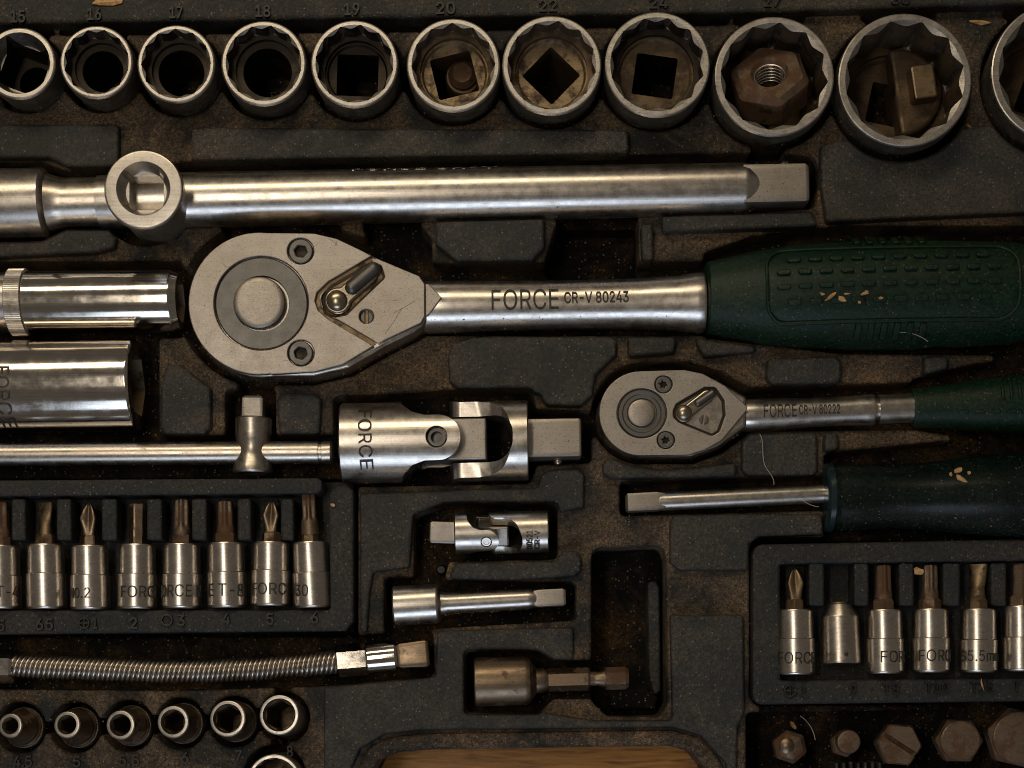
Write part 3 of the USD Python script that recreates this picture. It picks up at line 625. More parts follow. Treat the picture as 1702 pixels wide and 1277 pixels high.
# ------------------------------------------------------------------ sliding T bar
tbh = thing('sliding_bar', 'thin steel sliding bar with round stop at its end, left of the universal joint', 'sliding bar', 250, 751, 20, -18)
A0, A1 = p3(-80, 754, 4), p3(551, 750, 4)
put(tbh, 'bar', rod(A0, A1, [(0, 19), (608, 19), (609, 17), (613, 17), (614, 19), (628, 19), (631, 17)], 56), 'worn_chrome', 30)
th = thing('sliding_drive', 'small square-ended sliding head on the thin steel bar', 'sliding head', 415, 725, 30, -30)
A0, A1 = p3(416, 784, 4), p3(418, 655, 4)
hd = M(rod(A0, A1, [(0, 31), (3, 33.5), (10, 32.8), (18, 30), (28, 26.8), (38, 25.2), (46, 25.6), (54, 28), (62, 30), (68, 30.6), (90, 30.8), (93, 28.5)], 64)) - M(rod(A0, A1, [(-2, 25), (20, 22)], 40))
a, b = split_bore(hd, lambda c, n: (c[:, 1] < -768) & (np.hypot(c[:, 0] - 416, c[:, 2] - 4) < 25.5))
put(th, 'head_body', a, 'worn_chrome', 30)
put(th, 'bore', b, 'bore_grime', 30)
put(th, 'square_drive', rod(A0, A1, [(90, 18), (124, 18), (128, 15)], 48, squarish(12)), 'matt_plate')

# ------------------------------------------------------------------ universal joints
def xz_prism(g, w):
    """prism over a plan given in (x, z), 2w wide in y"""
    m = prism(flip(g), -w, w)
    return M(place(m, RX(90), (0, 0, 0)))
def joint(th, xa, xb, x0, x1, r, T_, look='satin_chrome', sq_left=None, sq_right=None):
    """T_: function that places local meshes (axis x, joint at x = 0)"""
    wA = .56 * r
    tongue = lambda s: rnd(Polygon([(-4 * r, -1.2 * r), (-1.05 * r, -1.2 * r), (-.85 * r, -.86 * r), (-.62 * r, -.66 * r), (-.3 * r, -wA), (0.0, -wA), (0, wA), (-.3 * r, wA), (-.62 * r, .66 * r), (-.85 * r, .86 * r), (-1.05 * r, 1.2 * r), (-4 * r, 1.2 * r)]).union(circ(.03 * r, 0, wA, 24)), 1.2)
    ca = M(rod((x0, 0, 0), (xb + 2 * r, 0, 0), [(0, r - 2), (2, r), (3 * r, r)], 128)) ^ prism(tongue(1), -2 * r, 2 * r)
    slot = rnd(sbox(-.50 * r, -.56 * r, 3 * r, .56 * r), .1 * r)
    ca = ca - xz_prism(slot, 2 * r) - M(rod((0, 0, -2 * r), (0, 0, 2 * r), [(0, .27 * r), (4 * r, .27 * r)], 40))
    put(th, 'yoke', T_(ca), look, 30)
    half = [(-.22 * r, .33 * r), (.18 * r, .34 * r), (.50 * r, .44 * r), (.78 * r, .66 * r), (.98 * r, .95 * r), (1.06 * r, 1.25 * r), (4 * r, 1.25 * r)]
    mb = affinity.translate(rnd(Polygon(half + [(x, -y) for x, y in half[::-1]]).union(circ(-.22 * r, 0, .33 * r, 24)), 1.2, .1 * r), xb, 0)
    cb = M(rod((xb - r, 0, 0), (x1, 0, 0), [(0, r), (x1 - xb + r - 2, r), (x1 - xb + r, r - 2)], 128)) ^ xz_prism(mb, 2 * r)
    cb = cb - prism(rnd(sbox(xb - 3 * r, -.575 * r, xb + 1.04 * r, .575 * r), .50 * r), -2 * r, 2 * r)
    put(th, 'yoke', T_(cb), look, 30)
    put(th, 'centre_block', T_(slab(rnd(sbox(-.38 * r, -.51 * r, xb + .38 * r, .51 * r), 3), -.5 * r, .5 * r, 3)), 'matt_plate')
    pin = M(rod((0, 0, -r * .93), (0, 0, r * (.84 if r > 50 else .97)), [(0, .22 * r), (1.77 * r if r > 50 else 1.9 * r, .22 * r)], 32)) - M(rod((0, 0, r * (.6 if r > 50 else .94)), (0, 0, r), [(0, .15 * r), (1, .15 * r), (20, .15 * r)], 24))
    put(th, 'pin', T_(pin), 'dark_steel' if r > 50 else 'worn_chrome', 30)
    for a_, b_, hs in [q for q in (sq_left, sq_right) if q]:
        L = abs(b_ - a_)
        put(th, 'square_drive', T_(rod((a_, 0, 0), (b_, 0, 0), [(0, hs), (L - 5, hs), (L - 1.5, hs - 1.5), (L, hs - 5)], 64, squarish(12))), 'matt_plate')
uj = thing('universal_joint', 'big forked universal joint with stamped lettering and square drive', 'universal joint', 765, 731, 40, -62)
T1 = lambda m: place(m, RZ(0.9), p3(727, 730, 4))
joint(uj, 0, 56, -162, 151, 67, T1, sq_right=(145, 240, 33))
A0, A1 = p3(565, 732.5, 4), p3(700, 730.4, 4)
ujR = Rod(A0, A1, [(0, 67), (135, 67)])
put(uj, 'lettering', ujR.wrap(text('FORCE', 597, 685, 96, 22, -88, d=1.8)), 'stamp_dark', False)
put(uj, 'detent_ball', place(trimesh.creation.icosphere(3, 8), np.eye(3), p3(928, 762, 6)), 'brassy_steel', True)
u2 = thing('universal_joint', 'little forked universal joint with two lines of stamped figures', 'universal joint', 815, 885, 25, -30)
T2 = lambda m: place(m, RZ(1.2) @ RX(31), p3(808, 884, 2))
joint(u2, 0, 24, -53, 104, 35, T2)
put(u2, 'square_drive', place(rod((-50, 0, 0), (-95, 0, 0), [(0, 18.5), (40, 18.5), (43.5, 17), (45, 13.5)], 64, squarish(12)), RZ(-1.5) @ RX(6), p3(808, 885, 2)), 'matt_plate')
A0, A1 = p3(850, 884, 2), p3(912, 884.5, 2)
u2R = Rod(A0, A1, [(0, 35), (62, 35)])
put(u2, 'lettering', join([u2R.wrap(text('80521', 885, 914, 31, 10, 90, d=.8, bold=True)), u2R.wrap(text('CR-V', 897, 914, 31, 9, 90, d=.8, bold=True))]), 'stamp_dark', False)

# ------------------------------------------------------------------ short extension, flexible extension, hex adapter
sx = thing('short_extension', 'short extension bar with thick collar, below the little universal joint', 'extension bar', 795, 1000, 20, -30)
A0, A1 = p3(652, 1006.5, 2), p3(941, 992, 2)
put(sx, 'collar', rod(A0, A1, [(0, 28), (1, 31.5), (3, 33), (72, 33), (76, 31), (80, 25)], 64), 'satin_chrome')
put(sx, 'shaft', rod(A0, A1, [(70, 22), (90, 18), (225, 17), (238, 15), (250, 10)], 56), 'satin_chrome')
put(sx, 'square_drive', rod(A0, A1, [(236, 13), (243, 14.5), (284, 14.5), (289, 12)], 48, squarish(12)), 'matt_plate')
fx = thing('flexible_extension', 'flexible extension of coiled steel with chrome ferrules, along the lower left', 'flexible extension', 350, 1106, 20, -25)
cs = np.array([[-40, 1104], [25, 1107], [150, 1112], [286, 1116], [420, 1112], [560, 1100]], float)
from scipy.interpolate import CubicSpline
tt = np.r_[0, np.cumsum(np.hypot(*np.diff(cs, axis=0).T))]
cv = CubicSpline(tt, cs)
coil = []
def tube(P, r, k=7):
    d = np.gradient(P, axis=0); d /= np.linalg.norm(d, axis=1, keepdims=True)
    up = np.array([0, 0, 1.0]) - d * d[:, 2:3]; bad = np.linalg.norm(up, axis=1) < .2
    up[bad] = np.array([0, 1.0, 0]) - d[bad] * d[bad][:, 1:2]; up /= np.linalg.norm(up, axis=1, keepdims=True)
    s = np.cross(up, d); a = np.linspace(0, 2 * math.pi, k, endpoint=False)
    v = (P[:, None] + r * (np.cos(a)[None, :, None] * up[:, None] + np.sin(a)[None, :, None] * s[:, None])).reshape(-1, 3)
    n = len(P); i = np.arange(n - 1)[:, None] * k + np.arange(k)[None]; j = np.arange(n - 1)[:, None] * k + (np.arange(k)[None] + 1) % k
    f = np.vstack([np.stack([i, j, j + k], -1).reshape(-1, 3), np.stack([i, j + k, i + k], -1).reshape(-1, 3)])
    m = trimesh.Trimesh(v, f, process=False)
    return m
L = tt[-1]; lead = 33.0
for st in range(4):
    u = np.linspace(20, L + 4, int((L - 16) / lead * 22))
    a = 2 * math.pi * (u / lead + st / 4)
    c = cv(u); d = cv(u, 1); d /= np.linalg.norm(d, axis=1, keepdims=True)
    rr = 16.0
    P = np.column_stack([c[:, 0] + rr * np.sin(a) * d[:, 1], -(c[:, 1] - rr * np.sin(a) * d[:, 0]), 3 + rr * np.cos(a)])
    m = tube(P, 4.1); coil.append(m)
cm = join(coil)
vn = cm.copy()
put(fx, 'coil', cm, 'worn_chrome', True)
put(fx, 'core', join([rod(p3(*cv(q), 3), p3(*cv(q + 30), 3), [(-2, 14.5), (32, 14.5)], 24) for q in np.arange(10, L - 20, 30)]), 'grimy_steel')
A0, A1 = p3(-60, 1106, 3), p3(22, 1109, 3)
put(fx, 'ferrule', rod(A0, A1, [(0, 28), (76, 28), (80, 25)], 48, ngon(6, math.pi / 6)), 'bright_chrome', 25)
A0, A1 = p3(558, 1099, 3), p3(714, 1086, 3)
put(fx, 'ferrule', rod(A0, A1, [(0, 25), (3, 27.5), (50, 27.5), (53, 25)], 48, ngon(6, math.pi / 6)), 'bright_chrome', 25)
put(fx, 'ferrule', rod(A0, A1, [(48, 22), (54, 25), (98, 25.5), (102, 23)], 56), 'bright_chrome', 30)
put(fx, 'square_drive', rod(A0, A1, [(100, 17), (108, 21), (150, 23), (155, 20)], 48, squarish(9)), 'brown_steel')
ad = thing('hex_adapter', 'brown rusty socket adapter with a hexagon shank, in the lowest middle pocket', 'drive adapter', 915, 1132, 20, -40)
A0, A1 = p3(788, 1134, 0), p3(1048, 1127, 0)
put(ad, 'socket_end', rod(A0, A1, [(0, 35), (1, 39), (4, 41), (84, 40.5), (93, 37), (100, 26), (104, 21)], 64), 'brown_steel')
put(ad, 'neck', rod(A0, A1, [(100, 21), (116, 20), (126, 15)], 40), 'brown_steel')
put(ad, 'hex_shank', rod(A0, A1, [(118, 15), (124, 19.5), (190, 19.5), (193, 17)], 48, ngon(6, math.pi / 6)), 'brown_steel', 20)
put(ad, 'groove', rod(A0, A1, [(188, 14), (196, 12), (206, 12), (220, 17)], 40), 'brown_steel')
put(ad, 'hex_tip', rod(A0, A1, [(214, 13), (220, 19), (252, 19), (258, 15)], 48, ngon(6, math.pi / 6)), 'rusty_steel', 20)

# ------------------------------------------------------------------ bit holders
hl = thing('bit_holder', 'black bit holder rack with numbered edge at the lower left', 'bit holder', 270, 925, 20, -62)
put(hl, 'base', slab(sbox(-130, 797, 586, 1050), -110, -34, 3), 'holder_black', zr=0)
put(hl, 'top_bar', slab(rnd(poly((-130, 800), (528, 795), (536, 800), (536, 815), (528, 821), (-130, 827)), 4), -40, 24, 3.5), 'holder_black')
put(hl, 'corner_frame', slab(rnd(poly((547, 822), (560, 807), (577, 806), (588, 816), (588, 1032), (574, 1049), (-130, 1056), (-130, 1015), (549, 1014)), 5, 2), -40, 22, 4), 'holder_black')
for x0, x1 in ((18, 42), (93, 118), (168, 194), (243, 269), (318, 343), (394, 417), (466, 488)):
    put(hl, 'rib', slab(rnd(sbox(x0, 829, x1, 898), 4), -40, 19, 4), 'holder_black')
put(hl, 'rib', slab(rnd(sbox(547, 832, 562, 884), 4), -40, 20, 4), 'holder_black')
for t, x, y, w in (('5', 2, 1040, 12), ('65', 74, 1038, 29), ('1', 158, 1036, 8), ('2', 222, 1036, 13), ('3', 301, 1031, 13), ('4', 376, 1029, 13), ('5', 449, 1029, 12), ('6', 523, 1027, 12)):
    glyph(hl, t, x, y, w, 18, 22, 0.5)
put(hl, 'symbol', slab(circ(141, 1036, 10).difference(circ(141, 1036, 7)).union(sbox(139.7, 1027, 142.3, 1045)).union(sbox(132, 1034.7, 150, 1037.3)), 18, 27, 1), 'glyph_black')
put(hl, 'symbol', slab(circ(278, 1031, 11).difference(regular(278, 1031, 7.5, 6)), 18, 27, 1), 'glyph_black')
hr = thing('bit_holder', 'black bit holder rack with numbered edge at the lower right', 'bit holder', 1500, 1035, 20, -62)
put(hr, 'base', slab(rnd(sbox(1256, 903, 1838, 1166), 14), -110, -34, 3), 'holder_black', zr=0)
outer = rnd(poly((1251, 905), (1840, 893), (1840, 1164), (1251, 1172)), 18)
inner = rnd(poly((1297, 938), (1860, 930), (1860, 1126), (1297, 1131)), 5)
put(hr, 'frame', slab(outer.difference(inner), -40, 20, 5), 'holder_black')
for x0, x1 in ((1345, 1371), (1420, 1445), (1495, 1520), (1568, 1597), (1648, 1674)):
    put(hr, 'rib', slab(rnd(sbox(x0, 936, x1, 1007), 4), -40, 18, 4), 'holder_black')
for t, x, y, w in (('1', 1336, 1148, 8), ('9', 1418, 1147, 12), ('T8', 1481, 1145, 27), ('T10', 1557, 1143, 39), ('T15', 1632, 1142, 38), ('T', 1690, 1140, 12)):
    glyph(hr, t, x, y, w, 18, 20, 0.5)
put(hr, 'symbol', slab(circ(1313, 1148, 11).difference(circ(1313, 1148, 7.5)).union(sbox(1311.6, 1140, 1314.4, 1156)).union(sbox(1305, 1146.6, 1321, 1149.4)), 16, 25, 1), 'glyph_black')

def tip_mesh(kind, A0, A1, u0, L):
    if kind == 'slot':
        prof = [(u0, 11), (u0 + .35 * L, 9), (u0 + .6 * L, 11), (u0 + .8 * L, 13), (u0 + L, 14)]
        def sec(th, u):
            k = np.clip((u - u0 - .2 * L) / (.6 * L), 0, 1); w = 1 - .86 * k
            return 1 / np.sqrt((np.sin(th - .5) ** 2) + (np.cos(th - .5) / w) ** 2)
        return rod(A0, A1, prof, 40, sec)
    if kind == 'phillips':
        prof = [(u0, 10), (u0 + .25 * L, 11), (u0 + .55 * L, 15), (u0 + .8 * L, 9.5), (u0 + .97 * L, 3), (u0 + L, 1)]
        return rod(A0, A1, prof, 64, lambda th, u: 1 - .55 * np.clip((u - u0 - .1 * L) / (.4 * L), 0, 1) * np.abs(np.sin(2 * (th + .78))) ** 1.5)
    if kind == 'torx':
        return rod(A0, A1, [(u0, 12), (u0 + .2 * L, 12), (u0 + .35 * L, 11), (u0 + .96 * L, 10.5), (u0 + L, 9)], 72, lambda th, u: 1 - (.24 if u > u0 + .3 * L else 0.0) * .5 * (1 - np.cos(6 * th)))
    if kind == 'big_torx':
        return rod(A0, A1, [(u0, 14), (u0 + .3 * L, 13.5), (u0 + .42 * L, 11.5), (u0 + .97 * L, 11.5), (u0 + L, 10)], 72, lambda th, u: 1 - (.26 if u > u0 + .38 * L else 0.0) * .5 * (1 - np.cos(6 * th)))
    if kind == 'hex':
        return rod(A0, A1, [(u0, 12), (u0 + .25 * L, 12), (u0 + .33 * L, 11.5), (u0 + .97 * L, 12), (u0 + L, 10)], 48, ngon(6, math.pi / 6 + .3))
def fatter(m, A0, A1, k):
    a, up, s_ = frame_of(np.array(A0), np.array(A1)); d = m.vertices - A0; al = np.outer(d @ a, a); m.vertices = A0 + al + (d - al) * k; return m
def bit(cx, ytip, ycup, ystep, ybot, kind, label, txt=None, lean=0.0, tl='grimy_steel', hexw=16.5, look='cup_chrome', grp='bit sockets in the left rack'):
    lean = lean or float(rng.uniform(-.9, .9))
    th = thing('bit_socket', label, 'bit socket', cx, (ycup + ybot) / 2, 30, -30, grp)
    z = 4.0
    A0, A1 = p3(cx + lean, ybot, z), p3(cx - lean, ycup, z)
    u = lambda y: ybot - y
    R = Rod(A0, A1, [(0, 29), (2, 31.5), (5, 32.7), (u(ystep) - .1, 32.7), (u(ystep) + 1.5, 30.6), (u(ycup) - 4, 30), (u(ycup) - 1, 28.5), (u(ycup), 26)])
    put(th, 'cup', R.mesh(64), look, 30)
    put(th, 'hex_collar', rod(A0, A1, [(u(ycup) - 3, hexw), (u(ycup) + 13, hexw), (u(ycup) + 17, hexw - 3)], 48, ngon(6, .25 + lean)), tl, 20)
    put(th, 'tip', fatter(tip_mesh(kind, A0, A1, u(ycup) + 12, (ycup - ytip) - 12), A0, A1, 1.08 if kind == 'big_torx' else 1.22), tl, 30)
    if txt:
        t, dx, w, h = txt
        put(th, 'lettering', R.wrap(text(t, cx + dx, ybot - 19, w, h, 0, d=1.3), arc=True, size=3), 'stamp_dark', False)
bit(-6, 832, 905, 957, 1012, 'torx', 'bit socket cut off by the left edge of the left rack', ('SET T-4', -42, 82, 19), tl='rusty_steel')
bit(69, 833, 903, 953, 1012, 'slot', 'bit socket with a twisted flat blade and blank cup', None)
bit(143, 833, 905, 956, 1013, 'phillips', 'bit socket with a pointed cross tip, stamped N0.2', ('N0.2', -34, 42, 17), tl='brown_steel')
bit(222, 835, 903, 954, 1012, 'hex', 'bit socket with a thick plain hexagon key tip, above embossed 2', ('FORCE', -22, 76, 19), tl='brown_steel', hexw=14)
bit(297, 828, 902, 954, 1011, 'torx', 'bit socket with a slim dark tip, above the embossed ring and 3', ('FORCE N', -50, 96, 20), tl='rusty_steel')
bit(372, 831, 900, 951, 1010, 'torx', 'bit socket with rust-brown tip and collar, stamped T, above embossed 4', ('E T-8', -29, 66, 21), tl='rusty_steel', hexw=18)
bit(446, 829, 899, 948, 1007, 'phillips', 'bit socket with leaf-shaped cross tip, above embossed 5', ('FORCE', -31, 78, 19), tl='brown_steel')
bit(515, 814, 899, 952, 1010, 'big_torx', 'leaning bit socket stamped 30 with long thick rusty star tip', ('-30', -38, 36, 19), lean=2.2, tl='rusty_steel', hexw=15)
G2 = 'bit sockets in the right rack'
bit(1326, 942, 1012, 1062, 1122, 'phillips', 'bit socket with a broad pointed cross tip, leftmost of the right rack', ('FORCE', -36, 72, 19), tl='grimy_steel', grp=G2)
bit(1475, 938, 1012, 1062, 1120, 'torx', 'bit socket with a rusty star tip above the embossed T8', ('FORCE', -12, 76, 19), tl='rusty_steel', hexw=19, grp=G2)
bit(1552, 938, 1011, 1061, 1118, 'torx', 'bit socket with rusty tip beside a wood chip, above the embossed T10', ('FORCE', -26, 74, 19), tl='rusty_steel', hexw=19, grp=G2)
bit(1632, 936, 1011, 1064, 1118, 'slot', 'bit socket with a thin narrow blade, stamped 5.5mm', ('S5.5mm', -38, 76, 18), tl='grimy_steel', grp=G2)
bit(1704, 936, 1006, 1060, 1116, 'hex', 'bit socket with brown hexagon tip at the right edge', None, tl='rusty_steel', hexw=21, grp=G2)
ac = thing('rack_adapter', 'short blank steel adapter sitting in the second place of the right rack', 'drive adapter', 1400, 1055, 30, -30)
A0, A1 = p3(1402, 1104, 4), p3(1400, 1002, 4)
put(ac, 'adapter_body', rod(A0, A1, [(0, 30), (2, 33.5), (6, 34), (14, 33.5), (78, 31.5), (82, 30.5), (100, 21), (101, 18)], 64), 'worn_chrome', 30)
put(ac, 'opening', rod(A0, A1, [(98, 16), (104, 15)], 32), 'grimy_steel')
put(ac, 'notch', place(trimesh.creation.icosphere(2, 3.5), np.eye(3), p3(1405, 1088, 37)), 'stamp_dark', True)

# ------------------------------------------------------------------ row of small sockets
ssaid = {'4.5': 'tiny stepped socket at the left edge above the embossed 4.5', '5': 'tiny stepped socket above the embossed 5', '5.5': 'stepped socket third from the left of the little row',
         '6': 'small stepped socket above the embossed 6', '7': 'small stepped socket with bright foot ring above the embossed 7', '8': 'straight small socket at the right end of the little row'}
for t, cx, cy, r, bx_, by_ in SMALL:
    th = thing('small_socket', ssaid[t], 'socket', bx_, by_, 20, -70, 'row of small sockets')
    A0 = p3(bx_, by_, 0); A1 = p3(cx + (bx_ - cx) * .35, cy, 48)
    Lr = np.linalg.norm(A1 - A0)
    R0 = 34.0
    prof = [(-60, R0), (-4, R0), (0, R0 - 1), (4, R0 - 4), (14, (R0 + r) / 2 + 2), (26, r + 1.2), (Lr - 3, r), (Lr - .6, r - 1), (Lr, r - 2.2)]
    if t == '8': prof = [(-60, 33), (Lr - 3, 33), (Lr - .6, 32), (Lr, 30.8)]
    body = M(rod(A0, A1, prof, 72)) - M(rod(A0, A1, [(-50, r - 7), (Lr + 4, r - 7)], 48, ngon(6))) - M(rod(A0, A1, [(Lr - 7, r - 9), (Lr + .4, r - 5)], 48))
    ax = (A1 - A0) / Lr
    a, b = split_bore(body, lambda c, n: ((c - A0) @ ax < Lr - 6) & (np.linalg.norm((c - A0) - np.outer((c - A0) @ ax, ax), axis=1) < r - 6))
    put(th, 'body', a, 'satin_chrome' if t == '8' else 'brown_steel', 30)
    put(th, 'bore', b, 'bore_grime', 30)
    if t != '8':
        put(th, 'foot_ring', M(rod(A0, A1, [(-12, 34.6), (-2, 34.6), (-.5, 33.6)], 144, lambda th_, u: 1 - .02 * (np.arange(144) % 2))) - M(rod(A0, A1, [(-14, 32.6), (2, 32.6)], 72)), 'worn_chrome', 20)
    put(th, 'rim', M(rod(A0, A1, [(Lr - 5, r - .2), (Lr - 1.5, r + .3), (Lr + .5, r - .8), (Lr + 1, r - 2)], 64)) - M(rod(A0, A1, [(Lr - 8, r - 8.5), (Lr + 1.2, r - 5.5)], 64)), 'rim_chrome', 30)
th = thing('small_socket', 'twelve-point socket half cut off by the bottom edge', 'socket', 456, 1296, 40, -70, 'row of small sockets')
body = M(vrod(456, 1299, [(-70, 44), (38, 45.5), (41, 44.5), (42, 43)], 80)) - prism(star12(456, 1299, 39, .1), -20, 90) - M(vrod(456, 1299, [(35, 34), (42.4, 39.5)], 64))
a, b = split_bore(body, lambda c, n: (c[:, 2] < 34) & (np.hypot(c[:, 0] - 456, c[:, 1] + 1299) < 40))
put(th, 'body', a, 'rim_chrome', 28); put(th, 'bore', b, 'bore_grime', 28)

# ------------------------------------------------------------------ bolts
def bolt(cx, cy, R, kind, label, ph=0.1, z=-14):
    th = thing('bolt', label, 'bolt', cx, cy, z, -112, 'loose rusty bolts in the lower right pocket')
    put(th, 'shank', vrod(cx, cy, [(-113, R * .45), (z - 24, R * .45)], 24), 'rusty_steel')
    if kind == 'cap':
        put(th, 'hex_head', vrod(cx - 3, cy + 4, [(z - 30, R * 1.15), (z - 12, R * 1.15), (z - 8, R * 1.0)], 48, ngon(6, ph)), 'rusty_steel', 25)
        put(th, 'cap', vrod(cx, cy, [(z - 14, R), (z + 6, R), (z + 10, R * .93), (z + 11, R * .8)], 48), 'rusty_steel', 30)
    elif kind == 'dome':
        put(th, 'hex_head', vrod(cx, cy, [(z - 34, R), (z - 10, R), (z - 2, R * .75), (z + 2, R * .4)], 48, ngon(6, ph)), 'rusty_steel', 25)
        put(th, 'shine_cap', vrod(cx - 6, cy - 2, [(z - 8, R * .5), (z + 1, R * .45), (z + 5, R * .25)], 32), 'brown_steel', 40)
    elif kind == 'slot':
        hd = M(vrod(cx, cy, [(z - 30, R), (z, R), (z + 4, R * .92)], 48, ngon(6, ph))) - prism(affinity.rotate(sbox(cx - R * 1.3, cy - 4, cx + R * 1.3, cy + 4), 33), z - 8, z + 20)
        put(th, 'hex_head', hd, 'rusty_steel', 25)
    else:
        put(th, 'hex_head', vrod(cx, cy, [(z - 30, R), (z - 2, R), (z + 5, R * .86)], 48, ngon(6, ph)), 'rusty_steel', 25)
        put(th, 'washer_face', vrod(cx, cy, [(z - 3, R * .84), (z + 6.5, R * .82), (z + 8, R * .76)], 48), 'rusty_steel', 30)
bolt(1315, 1242, 29, 'dome', 'small worn hexagon bolt head, leftmost in the lower right pocket', .2)
bolt(1409, 1233, 20, 'cap', 'small round-capped bolt, second from left in the lower right pocket', .2)
bolt(1495, 1238, 38, 'slot', 'rusty hexagon bolt head with a slanting slot', .45)
bolt(1595, 1231, 40, 'face', 'rusty hexagon bolt head with round washer face beside the slotted one', .5)
bolt(1692, 1226, 52, 'face', 'largest rusty hexagon bolt head, at the lower right corner', .3)

# ------------------------------------------------------------------ shavings, fibres and dust
def chip(x, y, z, l, w, a, seed):
    g = np.random.default_rng(seed); n = 9
    q = [(l / 2 * math.cos(t) * g.uniform(.65, 1.1), w / 2 * math.sin(t) * g.uniform(.65, 1.15)) for t in np.linspace(0, 2 * math.pi, n, endpoint=False)]
    m = slab(affinity.translate(affinity.rotate(Polygon(q), a, origin=(0, 0)), x, y), 0, 2.2, .6, seg=5)
    v = m.vertices; d = (v[:, 0] - x) * math.cos(math.radians(a)) - (v[:, 1] + y) * math.sin(math.radians(a)); v[:, 2] += z + 3.5 * (d / (l / 2)) ** 2
    m.vertices = v; return m
def ztop(R, x, y):
    d = p3(x, y, 0)[:2] - R.p0[:2]; u, t = d @ R.a[:2], d @ R.s[:2]; r = R.r(u); return R.p0[2] + math.sqrt(max(r * r - t * t, 0))
CH = [(1380, 494, 24, 6, -38, 'g'), (1399, 498, 15, 9, 30, 'g'), (1366, 489, 10, 5, 20, 'g'), (1437, 488, 17, 5, -20, 'g'), (1440, 487, 8, 6, 60, 'g'), (1428, 503, 7, 4, 50, 'g'), (1463, 496, 8, 5, 0, 'g'), (1407, 489, 12, 3, -5, 'g'),
      (1592, 783, 17, 11, -15, 'd'), (1597, 796, 26, 10, 32, 'd'), (1580, 789, 9, 5, 80, 'd'), (1610, 786, 7, 6, 0, 'd')]
for i, (x, y, l, w, a, k) in enumerate(CH):
    z = ztop(gripR if k == 'g' else drv, x, y) + (2.5 if k == 'g' else 1)
    lab = ('longest slanting wood shaving on the green ratchet grip', 'plump orange wood chip in the middle of the shavings on the green grip', 'leftmost small wood shaving on the green grip', 'wide pale shaving touching a raised dash of the green grip',
           'small upright wood sliver under the wide shaving on the green grip', 'lowest tiny wood sliver on the green grip', 'rightmost tiny wood shaving on the green grip', 'very thin level wood sliver on the green grip',
           'upper broad wood flake on the dark teal handle', 'longest slanting wood flake on the dark teal handle', 'small upright wood flake at the left of the flakes on the teal handle', 'round crumb of wood right of the flakes on the teal handle')[i]
    single('wood_shaving', lab, 'wood shaving', chip(x, y, z, l, w, a, 50 + i), 'wood_shaving', x, y, z, z, 'shavings on the ratchet grip' if k == 'g' else 'shavings on the teal handle')
for x, y, z, l, w, a, lab in ((182, 2, 24, 64, 22, -3, 'broad wood chip lying on the top rail beside the number 16'), (1527, 950, 22, 24, 14, 15, 'wood chip beside a rusty bit tip in the right rack'),
                       (1628, 38, 0, 38, 8, 4, 'wood sliver between the two largest sockets'), (1612, 212, 2, 20, 4, 40, 'tiny splinter at the lower right of the largest whole socket'),
                       (1318, 1205, -40, 16, 8, 60, 'pale crumb of wood above the leftmost bolt'), (1632, 1138, 26, 22, 3, 75, 'thin wood curl on the embossed T15'),
                       (553, 840, 23, 10, 6, 20, 'tiny pale crumb on the corner of the left rack')):
    single('wood_shaving', lab, 'wood shaving', chip(x, y, z, l, w, a, int(x)), 'wood_shaving', x, y, z, z)
def hair(pts, label, r=.55):
    P = np.array(pts, float); t = np.r_[0, np.cumsum(np.hypot(*np.diff(P[:, :2], axis=0).T))]
    q = CubicSpline(t, P)(np.linspace(0, t[-1], 40)); q[:, 1] *= -1
    m = tube(q, r, 5)
    if m.volume < 0: m.invert()
    single('fibre', label, 'fibre', m, 'fibre', pts[0][0], pts[0][1], pts[0][2], pts[0][2], smooth=True)
hair([(1263, 722, 24), (1268, 750, 24), (1272, 775, 24), (1283, 792, 24), (1286, 806, 26)], 'long pale hair across the pad above the thin screwdriver shaft')
hair([(1490, 553, 62), (1515, 554, 60), (1545, 566, 52)], 'fine pale hair on the underside of the green ratchet grip')
hair([(1330, 1190, -20), (1345, 1205, -18), (1355, 1230, -20)], 'fine hair over the leftmost bolts')
hair([(1332, 830, 24), (1345, 838, 22), (1362, 842, 18)], 'short hair by the thin screwdriver shaft')

octa = trimesh.creation.icosphere(0); octa = trimesh.Trimesh([[1, 0, 0], [-1, 0, 0], [0, 1, 0], [0, -1, 0], [0, 0, .7], [0, 0, -.7]], [[0, 2, 4], [2, 1, 4], [1, 3, 4], [3, 0, 4], [2, 0, 5], [1, 2, 5], [3, 1, 5], [0, 3, 5]], process=False)
pts = []
def scatter(n, f):
    while n > 0:
        x, y = rng.uniform(0, 1702), rng.uniform(0, 1277); z = f(x, y)
        if z is not None: pts.append((x, y, z)); n -= 1
solid = shapely.prepared.prep(whole.difference(unary_union([cutp, opening.buffer(28), holders.buffer(4), rail.buffer(20)] + [Polygon(q).buffer(6) for q in PADS + DECKS])))
padset = shapely.prepared.prep(unary_union([rnd(Polygon(q), 9, 3).difference(cutp).buffer(-6) for q in PADS + DECKS]))
floorset = shapely.prepared.prep(shallow.difference(deeps.buffer(4)).buffer(-4))
frames = shapely.prepared.prep(outer.difference(inner).buffer(-5).union(poly((0, 1020), (580, 1020), (580, 1045), (0, 1050))).union(sbox(565, 815, 583, 1040)).union(sbox(0, 801, 530, 820)))
scatter(3600, lambda x, y: 0.0 if solid.contains(Point(x, y)) else None)
scatter(2400, lambda x, y: 19.0 if padset.contains(Point(x, y)) else None)
scatter(3000, lambda x, y: -62.0 if floorset.contains(Point(x, y)) else None)
scatter(700, lambda x, y: 22.0 if frames.contains(Point(x, y)) else None)
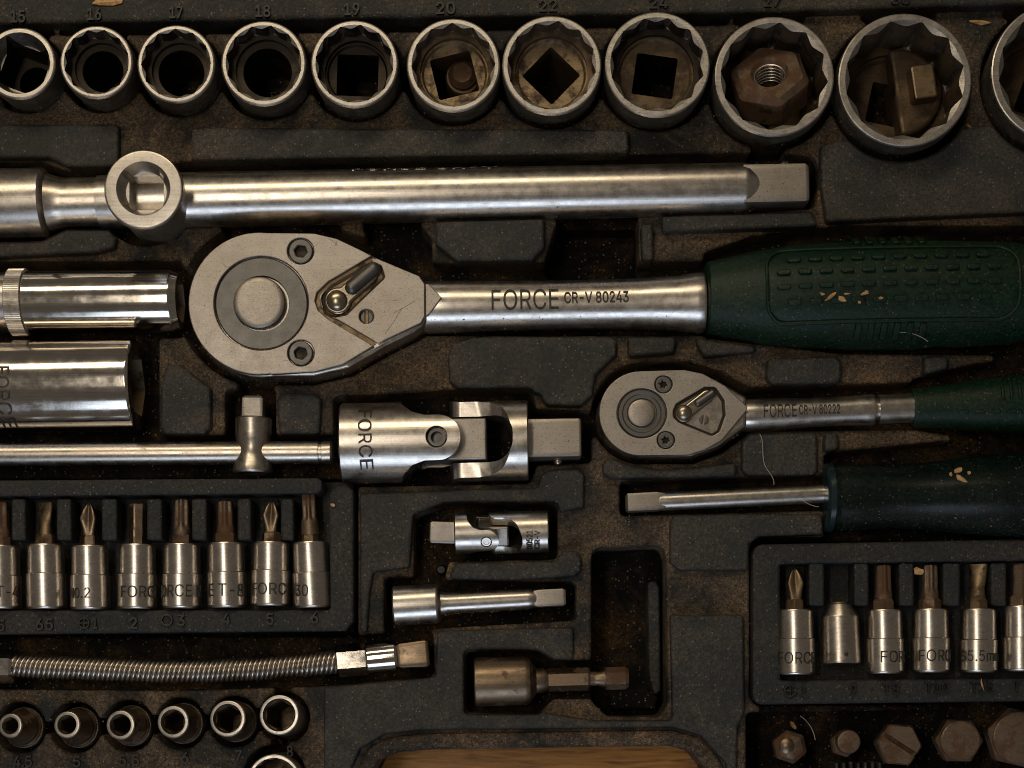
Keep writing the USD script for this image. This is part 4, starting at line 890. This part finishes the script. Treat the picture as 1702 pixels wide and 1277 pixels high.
def on(R, x, y, x0):
    d = p3(x, y, 0)[:2] - R.p0[:2]; u, t = d @ R.a[:2], d @ R.s[:2]
    return ztop(R, x, y) if u > x0 and abs(t) < R.r(u) * .95 and u < R.prof[-1][0] else None
scatter(560, lambda x, y: on(gripR, x, y, 8) if y > 515 or rng.random() < .35 and y > 470 or rng.random() < .08 else None)
scatter(110, lambda x, y: on(drv, x, y, 18))
scatter(420, lambda x, y: on(shank, x, y, 70) if y > 515 else None)
scatter(120, lambda x, y: on(g2R, x, y, 18))
pts = [(*q, q[2]) for q in pts]
def flank(R, n, u0, u1, zr, lo=.70):
    for _ in range(n):
        u = rng.uniform(u0, u1); r = float(R.r(u)); th = -rng.uniform(math.asin(lo), 1.65)
        c = R.p0 + R.a * u + R.up * (r * math.cos(th)) + R.s * (r * math.sin(th)); pts.append((c[0], -c[1], c[2], zr))
flank(bar, 520, 330, 1340, 30); flank(shank, 520, 60, 536, 58, .62); flank(sh2, 120, 30, 255, 46); flank(gripR, 420, 10, 560, 58, .6); flank(drv, 240, 20, 400, 40, .6)
flank(Rod(p3(652, 1006.5, 2), p3(941, 992, 2), [(0, 33), (72, 33), (80, 20), (240, 17)]), 220, 2, 230, 20)
flank(Rod(p3(788, 1134, 0), p3(1048, 1127, 0), [(0, 41), (90, 40)]), 90, 2, 88, 20)
flank(Rod(p3(-80, 754, 4), p3(551, 750, 4), [(0, 19), (600, 19)]), 160, 80, 600, 20); flank(ujR, 110, 2, 120, 40)
for t, x, y, r in SOCKETS:
    for _ in range(int(r * 1.1)):
        a = rng.uniform(.12, .88) * math.pi; z = rng.uniform(-10, 30)
        pts.append((x + r * .955 * math.cos(a), y + r * .955 * math.sin(a), z, 70))
for plan, n, zr in ((head_plan, 420, 58), (small_head, 160, 46)):
    b = plan.exterior; k0 = 0
    while k0 < n:
        q = b.interpolate(rng.uniform(0, b.length))
        if q.y > plan.centroid.y + 20: pts.append((q.x, q.y, rng.uniform(-30, 36), zr)); k0 += 1
pts = np.array(pts)
rad = np.minimum(.25 + rng.exponential(.33, len(pts)), 1.9)
k = (H - pts[:, 3]) / H
c = np.column_stack([NX + (pts[:, 0] - NX) * k, -(NY + (pts[:, 1] - NY) * k), pts[:, 2] + rad * .3])
V = (octa.vertices[None] * (rad[:, None, None] * rng.uniform(.6, 1.3, (len(pts), 1, 3))) + c[:, None]).reshape(-1, 3)
F = (octa.faces[None] + 6 * np.arange(len(pts))[:, None, None]).reshape(-1, 3)
single('dust', 'pale specks of dust and grit strewn over tray and tool handles', 'dust', trimesh.Trimesh(V, F, process=False), 'dust_grain', 851, 638, 0, 0, kind='stuff', smooth=False)
